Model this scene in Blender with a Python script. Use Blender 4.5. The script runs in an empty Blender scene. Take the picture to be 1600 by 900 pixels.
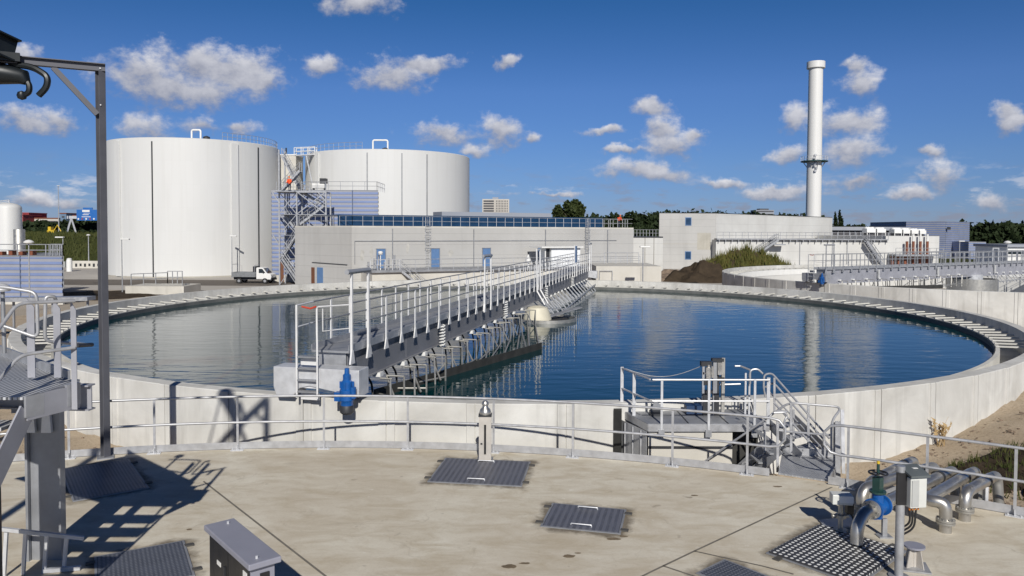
import bpy, bmesh, math, random
import numpy as np
from mathutils import Vector, Matrix
R = math.radians
random.seed(7); rng = np.random.default_rng(7)
scene = bpy.context.scene
col = scene.collection
V = Vector

# ------------------------------------------------------------------ camera
H = 6.6                      # eye height above the yard
FPX, PPX, PPY = 1180.0, 800.0, 400.0      # lens of the photograph in its own pixels
PITCH = math.atan(39.0 / FPX); ROLL = 0.004
fwd = V((0, math.cos(PITCH), -math.sin(PITCH)))
up0 = V((0, math.sin(PITCH), math.cos(PITCH))); rt0 = V((1, 0, 0))
rt = (rt0 * math.cos(ROLL) + up0 * math.sin(ROLL)); upv = (up0 * math.cos(ROLL) - rt0 * math.sin(ROLL))
cam_d = bpy.data.cameras.new('camera'); cam = bpy.data.objects.new('camera', cam_d); col.objects.link(cam)
cam.matrix_world = Matrix(((rt.x, upv.x, -fwd.x, 0), (rt.y, upv.y, -fwd.y, 0), (rt.z, upv.z, -fwd.z, H), (0, 0, 0, 1)))
cam_d.sensor_width = 36; cam_d.lens = FPX / 1600 * 36; cam_d.shift_y = -(450 - PPY) / 1600
cam_d.clip_start = 0.1; cam_d.clip_end = 9000
scene.camera = cam

# ------------------------------------------------------------------ light
SUN_EL, SUN_AZ = R(32), R(6)        # sun behind the camera, a little to its right
sd = V((math.sin(SUN_AZ) * math.cos(SUN_EL), -math.cos(SUN_AZ) * math.cos(SUN_EL), math.sin(SUN_EL)))
sun_d = bpy.data.lights.new('sun', 'SUN'); sun_d.energy = 4.4; sun_d.angle = R(0.5); sun_d.color = (1.0, 0.955, 0.88)
sun = bpy.data.objects.new('sun', sun_d); col.objects.link(sun)
sun.rotation_euler = (-sd).to_track_quat('-Z', 'Y').to_euler(); sun.location = (0, -50, 60)
scene.view_settings.view_transform = 'Standard'; scene.view_settings.look = 'None'
scene.view_settings.exposure = 0.0; scene.view_settings.gamma = 1; scene.view_settings.use_curve_mapping = False

def ray(px, py):
    return (rt * ((px - PPX) / FPX) - upv * ((py - PPY) / FPX) + fwd)
def at(px, py, y=None, z=None):
    """where the sight line of a photograph pixel meets the plane y=.. or z=.."""
    d = ray(px, py)
    t = (y / d.y) if y is not None else ((z - H) / d.z)
    return V((d.x * t, d.y * t, H + d.z * t))

# ------------------------------------------------------------------ sky with cumulus
world = bpy.data.worlds.new('World'); scene.world = world; world.use_nodes = True
def build_sky():
    nt = world.node_tree; N = nt.nodes; L = nt.links; N.clear()
    def math_(op, a, b=None, c=None, clamp=False):
        n = N.new('ShaderNodeMath'); n.operation = op; n.use_clamp = clamp
        for i, s in enumerate((a, b, c)):
            if s is None: continue
            if isinstance(s, (int, float)): n.inputs[i].default_value = s
            else: L.new(s, n.inputs[i])
        return n.outputs[0]
    def vmath(op, a, b=None, c=None, out=0):
        n = N.new('ShaderNodeVectorMath'); n.operation = op
        for i, s in enumerate((a, b, c)):
            if s is None: continue
            if isinstance(s, (tuple, list, V)): n.inputs[i].default_value = s
            else: L.new(s, n.inputs[i])
        return n.outputs[out]
    sky = N.new('ShaderNodeTexSky'); sky.sky_type = 'NISHITA'; sky.sun_disc = False
    sky.sun_elevation = SUN_EL; sky.sun_rotation = math.pi - SUN_AZ
    sky.altitude = 0; sky.air_density = 1.0; sky.dust_density = 0.0; sky.ozone_density = 6.0
    tc = N.new('ShaderNodeTexCoord'); sep = N.new('ShaderNodeSeparateXYZ'); L.new(tc.outputs['Generated'], sep.inputs[0])
    az = math_('ARCTAN2', sep.outputs[0], sep.outputs[1])
    hor = math_('SQRT', math_('ADD', math_('MULTIPLY', sep.outputs[0], sep.outputs[0]), math_('MULTIPLY', sep.outputs[1], sep.outputs[1])))
    el = math_('ARCTAN2', sep.outputs[2], hor)
    cmb = N.new('ShaderNodeCombineXYZ'); L.new(az, cmb.inputs[0]); L.new(el, cmb.inputs[1])
    P = cmb.outputs[0]
    def noise(scale, detail, rough, vec, w=(1, 1, 1)):
        n = N.new('ShaderNodeTexNoise'); n.inputs['Scale'].default_value = scale; n.inputs['Detail'].default_value = detail
        n.inputs['Roughness'].default_value = rough; L.new(vmath('MULTIPLY', vec, w), n.inputs['Vector']); return n
    n1 = noise(26, 6, 0.62, P, (1, 1.35, 1)); n2 = noise(11, 3, 0.5, P)
    clouds = [(212,112,62,36),(300,98,72,36),(378,108,72,38),(330,140,92,34),(425,130,34,26),(255,135,70,30),(515,101,34,20),(610,118,52,30),(655,98,46,12),
        (40,186,74,28),(100,190,34,16),(232,196,38,22),(322,192,44,20),(372,198,34,14),(690,213,56,20),(778,208,38,28),(744,240,24,12),(835,218,14,11),
        (1335,105,26,22),(1345,132,30,26),(1015,163,28,18),(1030,200,32,24),(1050,226,44,22),(1085,210,26,14),(990,267,56,18),(1025,272,40,14),
        (1240,190,34,30),(1325,197,48,23),(1330,238,44,23),(1238,245,26,16),(1338,279,54,17),(1475,275,34,28),(1570,175,26,22),(1575,192,20,18),
        (940,208,34,8),(1125,283,46,9),(1215,296,60,10),(1460,240,26,10),(565,4,56,18),(45,76,34,18),(58,312,30,12),(112,310,32,12),
        (1555,317,28,16),(1420,304,34,12),(860,300,50,6),(970,238,30,6),(790,97,16,10),(620,300,60,8),
        (-120,60,90,40),(-200,180,80,40),(1720,120,90,40),(1800,250,80,30),(300,-160,160,60),(900,-240,200,60),(1400,-150,140,50)]
    nw = noise(9, 4, 0.6, P); nw2 = noise(38, 4, 0.6, P)
    Pw = vmath('ADD', P, vmath('MULTIPLY', vmath('SUBTRACT', nw.outputs[1], (0.5, 0.5, 0.5)), (0.075, 0.040, 0)))
    Pw = vmath('ADD', Pw, vmath('MULTIPLY', vmath('SUBTRACT', nw2.outputs[1], (0.5, 0.5, 0.5)), (0.030, 0.022, 0)))
    W = None; Yw = None                    # soft union of the puffs, so that they melt into each other
    for (cx, cy, rx, ry) in clouds:
        d = ray(cx, cy).normalized()
        a0 = math.atan2(d.x, d.y); e0 = math.asin(d.z)
        k = math.cos(a0)
        g_ = random.choice((.85, .95, 1.0, 1.1, 1.2)); sx = 1.1 * g_ * rx / FPX * k * k; sy = 1.05 * g_ * ry / FPX * k
        q = vmath('MULTIPLY_ADD', Pw, (1 / sx, 1 / sy, 0), (-a0 / sx, -e0 / sy, 0))
        w = math_('POWER', 0.00248, vmath('LENGTH', q, out=1))
        yv = math_('MULTIPLY', vmath('DOT_PRODUCT', q, (0, 1, 0), out=1), w)
        W = w if W is None else math_('ADD', W, w); Yw = yv if Yw is None else math_('ADD', Yw, yv)
    Ws = math_('MAXIMUM', W, 1e-12)
    G = math_('MULTIPLY_ADD', math_('LOGARITHM', Ws, 2.718281828), 1 / 6.0, 1.0); Y = math_('DIVIDE', Yw, Ws)
    Y = math_('MAXIMUM', math_('MINIMUM', Y, 1.2), -1.2)
    f = math_('SUBTRACT', n1.outputs[0], 0.5)
    f2 = math_('SUBTRACT', n2.outputs[0], 0.5)
    # a flat underside: noise bites less below than above
    dens = math_('ADD', math_('ADD', G, math_('MULTIPLY', f, 2.3)), math_('MULTIPLY', f2, 0.8))
    mr = N.new('ShaderNodeMapRange'); mr.interpolation_type = 'SMOOTHSTEP'; L.new(dens, mr.inputs[0])
    mr.inputs[1].default_value = -0.10; mr.inputs[2].default_value = 0.78
    # thin small puffs low over the horizon
    n3 = noise(30, 5, 0.6, P, (0.8, 2.6, 1))
    band = N.new('ShaderNodeMapRange'); band.interpolation_type = 'SMOOTHSTEP'; L.new(el, band.inputs[0])
    band.inputs[1].default_value = 0.10; band.inputs[2].default_value = 0.02; band.inputs[3].default_value = 0; band.inputs[4].default_value = 1
    mr2 = N.new('ShaderNodeMapRange'); mr2.interpolation_type = 'SMOOTHSTEP'; L.new(n3.outputs[0], mr2.inputs[0])
    mr2.inputs[1].default_value = 0.49; mr2.inputs[2].default_value = 0.68
    low = math_('MULTIPLY', math_('MULTIPLY', mr2.outputs[0], band.outputs[0]), 0.75)
    alpha = math_('MAXIMUM', math_('MULTIPLY', mr.outputs[0], 0.95), low)
    # lit tops, grey undersides
    lit = math_('ADD', math_('MULTIPLY_ADD', Y, 0.55, 0.42), math_('MULTIPLY', f, 1.5), clamp=True)
    ramp = N.new('ShaderNodeMix'); ramp.data_type = 'RGBA'; L.new(lit, ramp.inputs[0])
    ramp.inputs[6].default_value = (5.2, 5.6, 7.2, 1); ramp.inputs[7].default_value = (14.8, 14.8, 15.6, 1)
    # deep polarised blue overhead, paler towards the horizon
    eln = math_('DIVIDE', el, 0.6, clamp=True); cr = N.new('ShaderNodeValToRGB'); L.new(eln, cr.inputs[0])
    e = cr.color_ramp.elements; e[0].position = 0.0; e[0].color = (0.36, 0.45, 0.78, 1); e[1].position = 1.0; e[1].color = (0.05, 0.16, 0.30, 1)
    for pos, c in ((0.15, (0.42, 0.53, 0.80)), (0.30, (0.44, 0.575, 0.84)), (0.52, (0.20, 0.47, 0.70)), (0.66, (0.10, 0.27, 0.45))):
        n_ = e.new(pos); n_.color = (*c, 1)
    grade = N.new('ShaderNodeMix'); grade.data_type = 'RGBA'; grade.blend_type = 'MULTIPLY'; grade.inputs[0].default_value = 1.0
    L.new(vmath('SCALE', sky.outputs[0]), grade.inputs[6]); L.new(cr.outputs[0], grade.inputs[7])
    grade.inputs[6].links[0].from_node.inputs['Scale'].default_value = 1.667
    mx = N.new('ShaderNodeMix'); mx.data_type = 'RGBA'; L.new(alpha, mx.inputs[0]); L.new(grade.outputs[2], mx.inputs[6]); L.new(ramp.outputs[2], mx.inputs[7])
    bg = N.new('ShaderNodeBackground'); bg.inputs['Strength'].default_value = 0.05
    L.new(mx.outputs[2], bg.inputs['Color'])
    out = N.new('ShaderNodeOutputWorld'); L.new(bg.outputs[0], out.inputs[0])
build_sky()

# ------------------------------------------------------------------ materials
M = {}
def new_mat(name):
    m = bpy.data.materials.new(name); m.use_nodes = True; nt = m.node_tree
    b = nt.nodes['Principled BSDF']; M[name] = m
    return m, nt, b
def mixc(nt, fac, a, b):
    n = nt.nodes.new('ShaderNodeMix'); n.data_type = 'RGBA'
    if isinstance(fac, (int, float)): n.inputs[0].default_value = fac
    else: nt.links.new(fac, n.inputs[0])
    for i, s in ((6, a), (7, b)):
        if isinstance(s, tuple): n.inputs[i].default_value = (*s, 1)
        else: nt.links.new(s, n.inputs[i])
    return n.outputs[2]
def tnoise(nt, scale, detail=4, rough=0.55, stretch=None, coord='Object', dist=0.0):
    tc = nt.nodes.new('ShaderNodeTexCoord'); n = nt.nodes.new('ShaderNodeTexNoise')
    n.inputs['Scale'].default_value = scale; n.inputs['Detail'].default_value = detail; n.inputs['Roughness'].default_value = rough
    n.inputs['Distortion'].default_value = dist
    src = tc.outputs[coord]
    if stretch:
        mp = nt.nodes.new('ShaderNodeMapping'); mp.inputs['Scale'].default_value = stretch
        nt.links.new(src, mp.inputs[0]); src = mp.outputs[0]
    nt.links.new(src, n.inputs['Vector']); return n.outputs[0]
def rng_(nt, v, a, b, c=0.0, d=1.0):
    n = nt.nodes.new('ShaderNodeMapRange'); nt.links.new(v, n.inputs[0])
    for i, s in enumerate((a, b, c, d)): n.inputs[1 + i].default_value = s
    return n.outputs[0]
def bump(nt, b, h, strength, dist=0.02):
    n = nt.nodes.new('ShaderNodeBump'); n.inputs['Strength'].default_value = strength; n.inputs['Distance'].default_value = dist
    nt.links.new(h, n.inputs['Height']); nt.links.new(n.outputs[0], b.inputs['Normal'])
def nmath(nt, op, a, b=None, clamp=False):
    n = nt.nodes.new('ShaderNodeMath'); n.operation = op; n.use_clamp = clamp
    for i, s in enumerate((a, b)):
        if s is None: continue
        if isinstance(s, (int, float)): n.inputs[i].default_value = s
        else: nt.links.new(s, n.inputs[i])
    return n.outputs[0]
def plain(name, c, rough=0.6, metal=0.0, var=0.12, scale=3.0, bumps=0.0, spec=None):
    """paint or metal with faint uneven wear"""
    m, nt, b = new_mat(name)
    n = tnoise(nt, scale, 5, 0.6)
    f = rng_(nt, n, 0.3, 0.7)
    lo = tuple(x * (1 - var) for x in c); hi = tuple(min(1, x * (1 + var)) for x in c)
    nt.links.new(mixc(nt, f, lo, hi), b.inputs['Base Color'])
    nt.links.new(rng_(nt, n, 0.3, 0.7, max(0.02, rough - 0.08), min(1, rough + 0.08)), b.inputs['Roughness'])
    b.inputs['Metallic'].default_value = metal
    if spec is not None: b.inputs['Specular IOR Level'].default_value = spec
    if bumps: bump(nt, b, tnoise(nt, scale * 8, 4), bumps)
    return m
def concrete(name, c, c2, scale=0.8, streak=0.35, bmp=0.25, lines=0.0):
    m, nt, b = new_mat(name)
    big = tnoise(nt, scale, 6, 0.6, dist=0.4)
    st = tnoise(nt, scale * 1.6, 5, 0.6, stretch=(2.2, 2.2, 0.16))
    fine = tnoise(nt, 34, 4, 0.7)
    colr = mixc(nt, rng_(nt, big, 0.32, 0.68), c2, c)
    colr = mixc(nt, rng_(nt, st, 0.52, 0.78, 0, streak), colr, tuple(x * 0.62 for x in c2))
    colr = mixc(nt, rng_(nt, fine, 0.55, 0.8, 0, 0.25), colr, tuple(x * 0.75 for x in c2))
    if lines:
        tc = nt.nodes.new('ShaderNodeTexCoord'); sp = nt.nodes.new('ShaderNodeSeparateXYZ'); nt.links.new(tc.outputs['Object'], sp.inputs[0])
        fr = nmath(nt, 'FRACT', nmath(nt, 'DIVIDE', sp.outputs[2], lines))
        ln = nmath(nt, 'LESS_THAN', fr, 0.035)
        colr = mixc(nt, nmath(nt, 'MULTIPLY', ln, 0.35), colr, tuple(x * 0.5 for x in c2))
    nt.links.new(colr, b.inputs['Base Color']); b.inputs['Roughness'].default_value = 0.88
    b.inputs['Specular IOR Level'].default_value = 0.25
    bump(nt, b, nmath(nt, 'ADD', fine, big), bmp, 0.01)
    return m
concrete('tank_concrete', (0.67, 0.665, 0.635), (0.48, 0.47, 0.44), 0.62, 0.6)
concrete('building_concrete', (0.485, 0.48, 0.465), (0.41, 0.405, 0.39), 0.13, 0.35, 0.2, lines=1.25)
concrete('white_concrete', (0.62, 0.62, 0.60), (0.53, 0.525, 0.505), 0.12, 0.3, 0.2, lines=1.6)
concrete('pale_concrete', (0.62, 0.60, 0.55), (0.50, 0.48, 0.43), 0.3, 0.3)
concrete('patch_concrete', (0.46, 0.44, 0.39), (0.38, 0.36, 0.31), 0.5, 0.3)
concrete('rim_concrete', (0.66, 0.65, 0.61), (0.52, 0.51, 0.47), 0.9, 0.2)
plain('galv', (0.40, 0.41, 0.43), 0.46, 0.45, 0.16, 5)
plain('galv_light', (0.60, 0.61, 0.63), 0.42, 0.30, 0.12, 5)
plain('galv_dull', (0.30, 0.31, 0.33), 0.55, 0.35, 0.18, 2)
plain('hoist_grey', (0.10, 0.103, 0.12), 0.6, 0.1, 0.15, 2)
plain('baffle_grey', (0.13, 0.135, 0.13), 0.7, 0, 0.25, 1.5)
plain('girder_grey', (0.20, 0.205, 0.225), 0.6, 0.1, 0.12, 1)
plain('post_white', (0.70, 0.70, 0.70), 0.45, 0.1, 0.08, 3)
plain('beam_grey', (0.33, 0.335, 0.37), 0.55, 0.15, 0.12, 2)
plain('stainless', (0.50, 0.485, 0.455), 0.36, 0.85, 0.12, 6)
plain('stainless_dull', (0.44, 0.43, 0.40), 0.48, 0.7, 0.12, 5)
def tank_mat(name, c, n):
    """painted profiled sheet: fine upright joints, lap joints every few metres, faint rain streaks"""
    m, nt, b = new_mat(name); tc = nt.nodes.new('ShaderNodeTexCoord'); sp = nt.nodes.new('ShaderNodeSeparateXYZ'); nt.links.new(tc.outputs['Object'], sp.inputs[0])
    ang = nmath(nt, 'MULTIPLY', nmath(nt, 'ARCTAN2', sp.outputs[1], sp.outputs[0]), n / (2 * math.pi))
    fr = nmath(nt, 'ABSOLUTE', nmath(nt, 'SUBTRACT', nmath(nt, 'FRACT', ang), 0.5)); fz = nmath(nt, 'FRACT', nmath(nt, 'DIVIDE', sp.outputs[2], 3.2))
    cell = nt.nodes.new('ShaderNodeTexWhiteNoise'); cell.noise_dimensions = '2D'; cv = nt.nodes.new('ShaderNodeCombineXYZ')
    nt.links.new(nmath(nt, 'FLOOR', ang), cv.inputs[0]); nt.links.new(nmath(nt, 'FLOOR', nmath(nt, 'DIVIDE', sp.outputs[2], 3.2)), cv.inputs[1]); nt.links.new(cv.outputs[0], cell.inputs['Vector'])
    st = tnoise(nt, 0.9, 5, 0.6, stretch=(1.4, 1.4, 0.07)); big = tnoise(nt, 0.12, 4, 0.6)
    k = mixc(nt, rng_(nt, cell.outputs[0], 0, 1), tuple(x * 0.99 for x in c), tuple(x * 1.006 for x in c))
    k = mixc(nt, rng_(nt, st, 0.52, 0.80, 0, 0.13), k, tuple(x * q for x, q in zip(c, (0.62, 0.58, 0.50))))
    k = mixc(nt, rng_(nt, big, 0.4, 0.75, 0, 0.05), k, tuple(x * 0.6 for x in c))
    k = mixc(nt, nmath(nt, 'MULTIPLY', nmath(nt, 'GREATER_THAN', fr, 0.475), 0.045), k, tuple(x * 0.5 for x in c)); k = mixc(nt, nmath(nt, 'MULTIPLY', nmath(nt, 'LESS_THAN', fz, 0.015), 0.05), k, tuple(x * 0.5 for x in c))
    nt.links.new(k, b.inputs['Base Color']); b.inputs['Roughness'].default_value = 0.5
tank_mat('tank_white', (0.645, 0.648, 0.635), 84)
tank_mat('chimney_white', (0.70, 0.70, 0.685), 4)
plain('white_paint', (0.74, 0.74, 0.72), 0.45, 0, 0.05, 2)
plain('cream_paint', (0.62, 0.58, 0.46), 0.55, 0, 0.10, 2)
plain('box_plastic', (0.60, 0.61, 0.58), 0.4, 0, 0.05, 4)
plain('dark_steel', (0.035, 0.037, 0.042), 0.5, 0.2, 0.2, 4)
plain('black_plastic', (0.015, 0.015, 0.017), 0.45, 0, 0.2, 6)
plain('tar_black', (0.03, 0.03, 0.028), 0.75, 0, 0.3, 3)
plain('crane_paint', (0.010, 0.014, 0.017), 0.45, 0.2, 0.2, 4)
plain('blue_paint', (0.006, 0.085, 0.31), 0.42, 0, 0.15, 8)
plain('door_blue', (0.10, 0.19, 0.36), 0.5, 0, 0.08, 3)
plain('green_paint', (0.015, 0.05, 0.045), 0.4, 0, 0.2, 8)
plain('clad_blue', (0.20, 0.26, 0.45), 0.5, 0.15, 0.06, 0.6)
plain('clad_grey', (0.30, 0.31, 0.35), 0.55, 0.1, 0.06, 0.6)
plain('clad_dark', (0.09, 0.12, 0.20), 0.55, 0.1, 0.06, 0.6)
plain('band_blue', (0.010, 0.045, 0.11), 0.35, 0.1, 0.15, 0.8)
plain('roof_grey', (0.22, 0.23, 0.25), 0.7, 0, 0.1, 0.5)
plain('rust_red', (0.20, 0.065, 0.032), 0.6, 0, 0.15, 3)
plain('door_brown', (0.15, 0.06, 0.03), 0.6, 0, 0.12, 3)
plain('orange_vest', (0.85, 0.10, 0.02), 0.7, 0, 0.05, 8)
plain('hard_hat', (0.85, 0.20, 0.03), 0.4, 0, 0.03, 8)
plain('skin', (0.50, 0.30, 0.21), 0.6, 0, 0.05, 10)
plain('dark_cloth', (0.03, 0.035, 0.06), 0.85, 0, 0.2, 10)
plain('lock_red', (0.50, 0.06, 0.03), 0.5, 0, 0.1, 8)
plain('sign_blue', (0.02, 0.13, 0.42), 0.5, 0, 0.04, 1)
plain('far_red', (0.30, 0.045, 0.05), 0.8, 0, 0.1, 0.05)
plain('far_grey', (0.30, 0.32, 0.36), 0.8, 0, 0.08, 0.05)
plain('far_blue', (0.13, 0.20, 0.30), 0.7, 0, 0.08, 0.05)
plain('far_pale', (0.50, 0.47, 0.43), 0.8, 0, 0.1, 0.05)
plain('far_dark', (0.06, 0.06, 0.07), 0.6, 0, 0.2, 0.1)
plain('tyre', (0.02, 0.02, 0.02), 0.8, 0, 0.2, 10)
plain('truck_bed', (0.20, 0.21, 0.22), 0.6, 0.1, 0.15, 4)
plain('yellow', (0.65, 0.45, 0.03), 0.5, 0, 0.1, 4)
plain('orange_plastic', (0.75, 0.25, 0.03), 0.5, 0, 0.1, 8)
plain('bark', (0.09, 0.065, 0.045), 0.9, 0, 0.3, 3)
plain('dry_stalk', (0.42, 0.30, 0.15), 0.85, 0, 0.25, 6)
plain('rubble', (0.20, 0.15, 0.11), 0.95, 0, 0.4, 2, 0.5)
def glass():
    m, nt, b = new_mat('glass'); b.inputs['Base Color'].default_value = (0.02, 0.03, 0.04, 1); b.inputs['Roughness'].default_value = 0.06
    b.inputs['Specular IOR Level'].default_value = 0.7
glass()
def leaves(name, a, b_, c):
    m, nt, b = new_mat(name)
    n = tnoise(nt, 0.5, 5, 0.7)
    geo = nt.nodes.new('ShaderNodeObjectInfo')
    k = mixc(nt, rng_(nt, n, 0.3, 0.7), a, b_)
    k = mixc(nt, rng_(nt, tnoise(nt, 3.0, 3), 0.5, 0.75, 0, 0.7), k, c)
    nt.links.new(k, b.inputs['Base Color']); b.inputs['Roughness'].default_value = 0.75; b.inputs['Specular IOR Level'].default_value = 0.2
leaves('leaf_dark', (0.012, 0.022, 0.009), (0.024, 0.038, 0.013), (0.04, 0.052, 0.016))
leaves('leaf_mid', (0.022, 0.034, 0.010), (0.042, 0.056, 0.016), (0.07, 0.072, 0.022))
leaves('grass_mix', (0.05, 0.062, 0.014), (0.105, 0.105, 0.025), (0.20, 0.12, 0.045))
leaves('bank_grass', (0.030, 0.040, 0.010), (0.055, 0.062, 0.016), (0.085, 0.075, 0.022))
def ground_mat(name, a, b_, c, scale=0.7, bmp=0.6):
    m, nt, b = new_mat(name)
    n = tnoise(nt, scale, 7, 0.65, dist=0.3); f = tnoise(nt, 14, 5, 0.7); t = tnoise(nt, 60, 3, 0.7)
    k = mixc(nt, rng_(nt, n, 0.3, 0.7), a, b_)
    k = mixc(nt, rng_(nt, f, 0.5, 0.72, 0, 0.75), k, c)
    nt.links.new(k, b.inputs['Base Color']); b.inputs['Roughness'].default_value = 0.95; b.inputs['Specular IOR Level'].default_value = 0.15
    bump(nt, b, nmath(nt, 'ADD', nmath(nt, 'MULTIPLY', n, 0.7), nmath(nt, 'ADD', f, nmath(nt, 'MULTIPLY', t, 0.4))), bmp, 0.06)
ground_mat('sand', (0.40, 0.32, 0.23), (0.52, 0.43, 0.32), (0.25, 0.19, 0.13))
ground_mat('dark_soil', (0.040, 0.030, 0.021), (0.075, 0.055, 0.036), (0.022, 0.017, 0.012), 0.9, 0.9)
ground_mat('yard_sand', (0.34, 0.29, 0.23), (0.43, 0.38, 0.31), (0.27, 0.23, 0.18), 0.08, 0.3)
ground_mat('yard_paving', (0.40, 0.375, 0.34), (0.46, 0.43, 0.39), (0.34, 0.32, 0.29), 0.1, 0.15)
ground_mat('asphalt', (0.13, 0.115, 0.10), (0.17, 0.15, 0.13), (0.10, 0.09, 0.08), 0.15, 0.2)
ground_mat('meadow', (0.038, 0.048, 0.012), (0.062, 0.068, 0.018), (0.022, 0.03, 0.009), 0.09, 0.8)

HATCH_BOXES = []       # filled by the hatch builder: centre, axes, half sizes (dirt gathers round the frames)
def deck_mat(boxes, rings):
    m, nt, b = new_mat('deck')
    tc = nt.nodes.new('ShaderNodeTexCoord')
    big = tnoise(nt, 0.35, 7, 0.62, dist=0.6); mid = tnoise(nt, 1.3, 6, 0.65, stretch=(1, 2.2, 1), dist=0.5)
    fine = tnoise(nt, 26, 5, 0.7); spots = tnoise(nt, 2.6, 3, 0.5)
    k = mixc(nt, rng_(nt, big, 0.34, 0.66), (0.56, 0.50, 0.40), (0.68, 0.64, 0.54))
    k = mixc(nt, rng_(nt, mid, 0.44, 0.70, 0, 0.75), k, (0.45, 0.38, 0.27))
    k = mixc(nt, rng_(nt, mid, 0.28, 0.42, 0.5, 0), k, (0.74, 0.70, 0.59))
    k = mixc(nt, rng_(nt, fine, 0.5, 0.8, 0, 0.35), k, (0.36, 0.31, 0.23))
    k = mixc(nt, rng_(nt, spots, 0.70, 0.76, 0, 0.55), k, (0.16, 0.125, 0.085))
    vo = nt.nodes.new('ShaderNodeTexVoronoi'); vo.feature = 'DISTANCE_TO_EDGE'; vo.inputs['Scale'].default_value = 0.30
    wv = nt.nodes.new('ShaderNodeTexNoise'); wv.inputs['Scale'].default_value = 1.4; wv.inputs['Detail'].default_value = 5; nt.links.new(tc.outputs['Object'], wv.inputs['Vector'])
    va = nt.nodes.new('ShaderNodeVectorMath'); va.operation = 'MULTIPLY_ADD'; nt.links.new(wv.outputs[1], va.inputs[0]); va.inputs[1].default_value = (0.9, 0.9, 0); nt.links.new(tc.outputs['Object'], va.inputs[2]); nt.links.new(va.outputs[0], vo.inputs['Vector'])
    k = mixc(nt, nmath(nt, 'MULTIPLY', rng_(nt, vo.outputs[0], 0.002, 0.006, 1, 0), rng_(nt, big, 0.45, 0.65, 0, 0.25)), k, (0.20, 0.165, 0.12))
    lime = tnoise(nt, 5.0, 3, 0.5); k = mixc(nt, rng_(nt, lime, 0.70, 0.78, 0, 0.5), k, (0.78, 0.76, 0.70))
    drip = tnoise(nt, 1.1, 6, 0.75, dist=1.2); k = mixc(nt, rng_(nt, drip, 0.58, 0.74, 0, 0.5), k, (0.30, 0.25, 0.17))
    nz = tnoise(nt, 3.2, 5, 0.65)
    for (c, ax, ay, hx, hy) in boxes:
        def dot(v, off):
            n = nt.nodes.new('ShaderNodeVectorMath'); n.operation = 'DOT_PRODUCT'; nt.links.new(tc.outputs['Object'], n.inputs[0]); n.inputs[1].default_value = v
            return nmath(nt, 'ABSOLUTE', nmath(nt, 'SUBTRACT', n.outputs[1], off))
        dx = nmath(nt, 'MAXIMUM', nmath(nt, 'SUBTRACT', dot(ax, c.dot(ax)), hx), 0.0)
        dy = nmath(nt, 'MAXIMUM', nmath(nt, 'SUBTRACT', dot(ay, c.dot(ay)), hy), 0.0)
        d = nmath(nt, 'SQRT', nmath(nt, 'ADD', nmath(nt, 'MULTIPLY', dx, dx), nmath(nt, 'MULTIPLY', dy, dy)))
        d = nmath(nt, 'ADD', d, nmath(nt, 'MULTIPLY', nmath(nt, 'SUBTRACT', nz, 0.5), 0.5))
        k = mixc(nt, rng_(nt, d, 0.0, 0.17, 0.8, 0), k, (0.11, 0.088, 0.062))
    nt.links.new(k, b.inputs['Base Color']); b.inputs['Roughness'].default_value = 0.85; b.inputs['Specular IOR Level'].default_value = 0.3
    bump(nt, b, nmath(nt, 'ADD', fine, big), 0.25, 0.008)
    return m
def plate_mat(name, base, dotc, pitch, r, metal=0.4, stripe=False):
    """steel sheet with a regular raised pattern, in the plate's own coordinates"""
    m, nt, b = new_mat(name)
    tc = nt.nodes.new('ShaderNodeTexCoord'); sp = nt.nodes.new('ShaderNodeSeparateXYZ'); nt.links.new(tc.outputs['Object'], sp.inputs[0])
    def cell(o): return nmath(nt, 'SUBTRACT', nmath(nt, 'FRACT', nmath(nt, 'DIVIDE', o, pitch)), 0.5)
    cx, cy = cell(sp.outputs[0]), cell(sp.outputs[1])
    if stripe: d = nmath(nt, 'ABSOLUTE', cx)
    else: d = nmath(nt, 'SQRT', nmath(nt, 'ADD', nmath(nt, 'MULTIPLY', cx, cx), nmath(nt, 'MULTIPLY', cy, cy)))
    mask = rng_(nt, d, r, r * 0.7, 0, 1)
    n = tnoise(nt, 2.5, 5, 0.65)
    k = mixc(nt, rng_(nt, n, 0.3, 0.7), tuple(x * 0.75 for x in base), tuple(x * 1.2 for x in base))
    k = mixc(nt, mask, k, dotc)
    nt.links.new(k, b.inputs['Base Color']); b.inputs['Roughness'].default_value = 0.5; b.inputs['Metallic'].default_value = metal
    bump(nt, b, mask, 0.6, 0.01)
plate_mat('plate_ribbed', (0.12, 0.125, 0.15), (0.165, 0.17, 0.20), 0.10, 0.30, 0.25, True)
plate_mat('plate_tear', (0.10, 0.11, 0.135), (0.20, 0.21, 0.24), 0.055, 0.36, 0.3)
plate_mat('plate_stud', (0.045, 0.045, 0.05), (0.85, 0.85, 0.82), 0.086, 0.33, 0.0)
plate_mat('plate_grating', (0.10, 0.105, 0.115), (0.55, 0.56, 0.58), 0.06, 0.30, 0.2, True)
plate_mat('plate_walk', (0.36, 0.37, 0.39), (0.44, 0.45, 0.47), 0.05, 0.3, 0.3)
def water_mat():
    m, nt, b = new_mat('water')
    b.inputs['Base Color'].default_value = (0.001, 0.030, 0.036, 1); b.inputs['Roughness'].default_value = 0.03; b.inputs['IOR'].default_value = 1.31
    a = tnoise(nt, 1.0, 2, 0.5, stretch=(0.55, 1.5, 1), dist=0.3); c = tnoise(nt, 3.4, 3, 0.5, stretch=(0.6, 1.4, 1)); g = tnoise(nt, 0.12, 2, 0.5)
    calm = rng_(nt, g, 0.35, 0.65, 0.45, 1.15)
    h = nmath(nt, 'MULTIPLY', nmath(nt, 'ADD', a, nmath(nt, 'MULTIPLY', c, 0.28)), calm)
    bump(nt, b, h, 0.135, 0.12)
water_mat()

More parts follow.
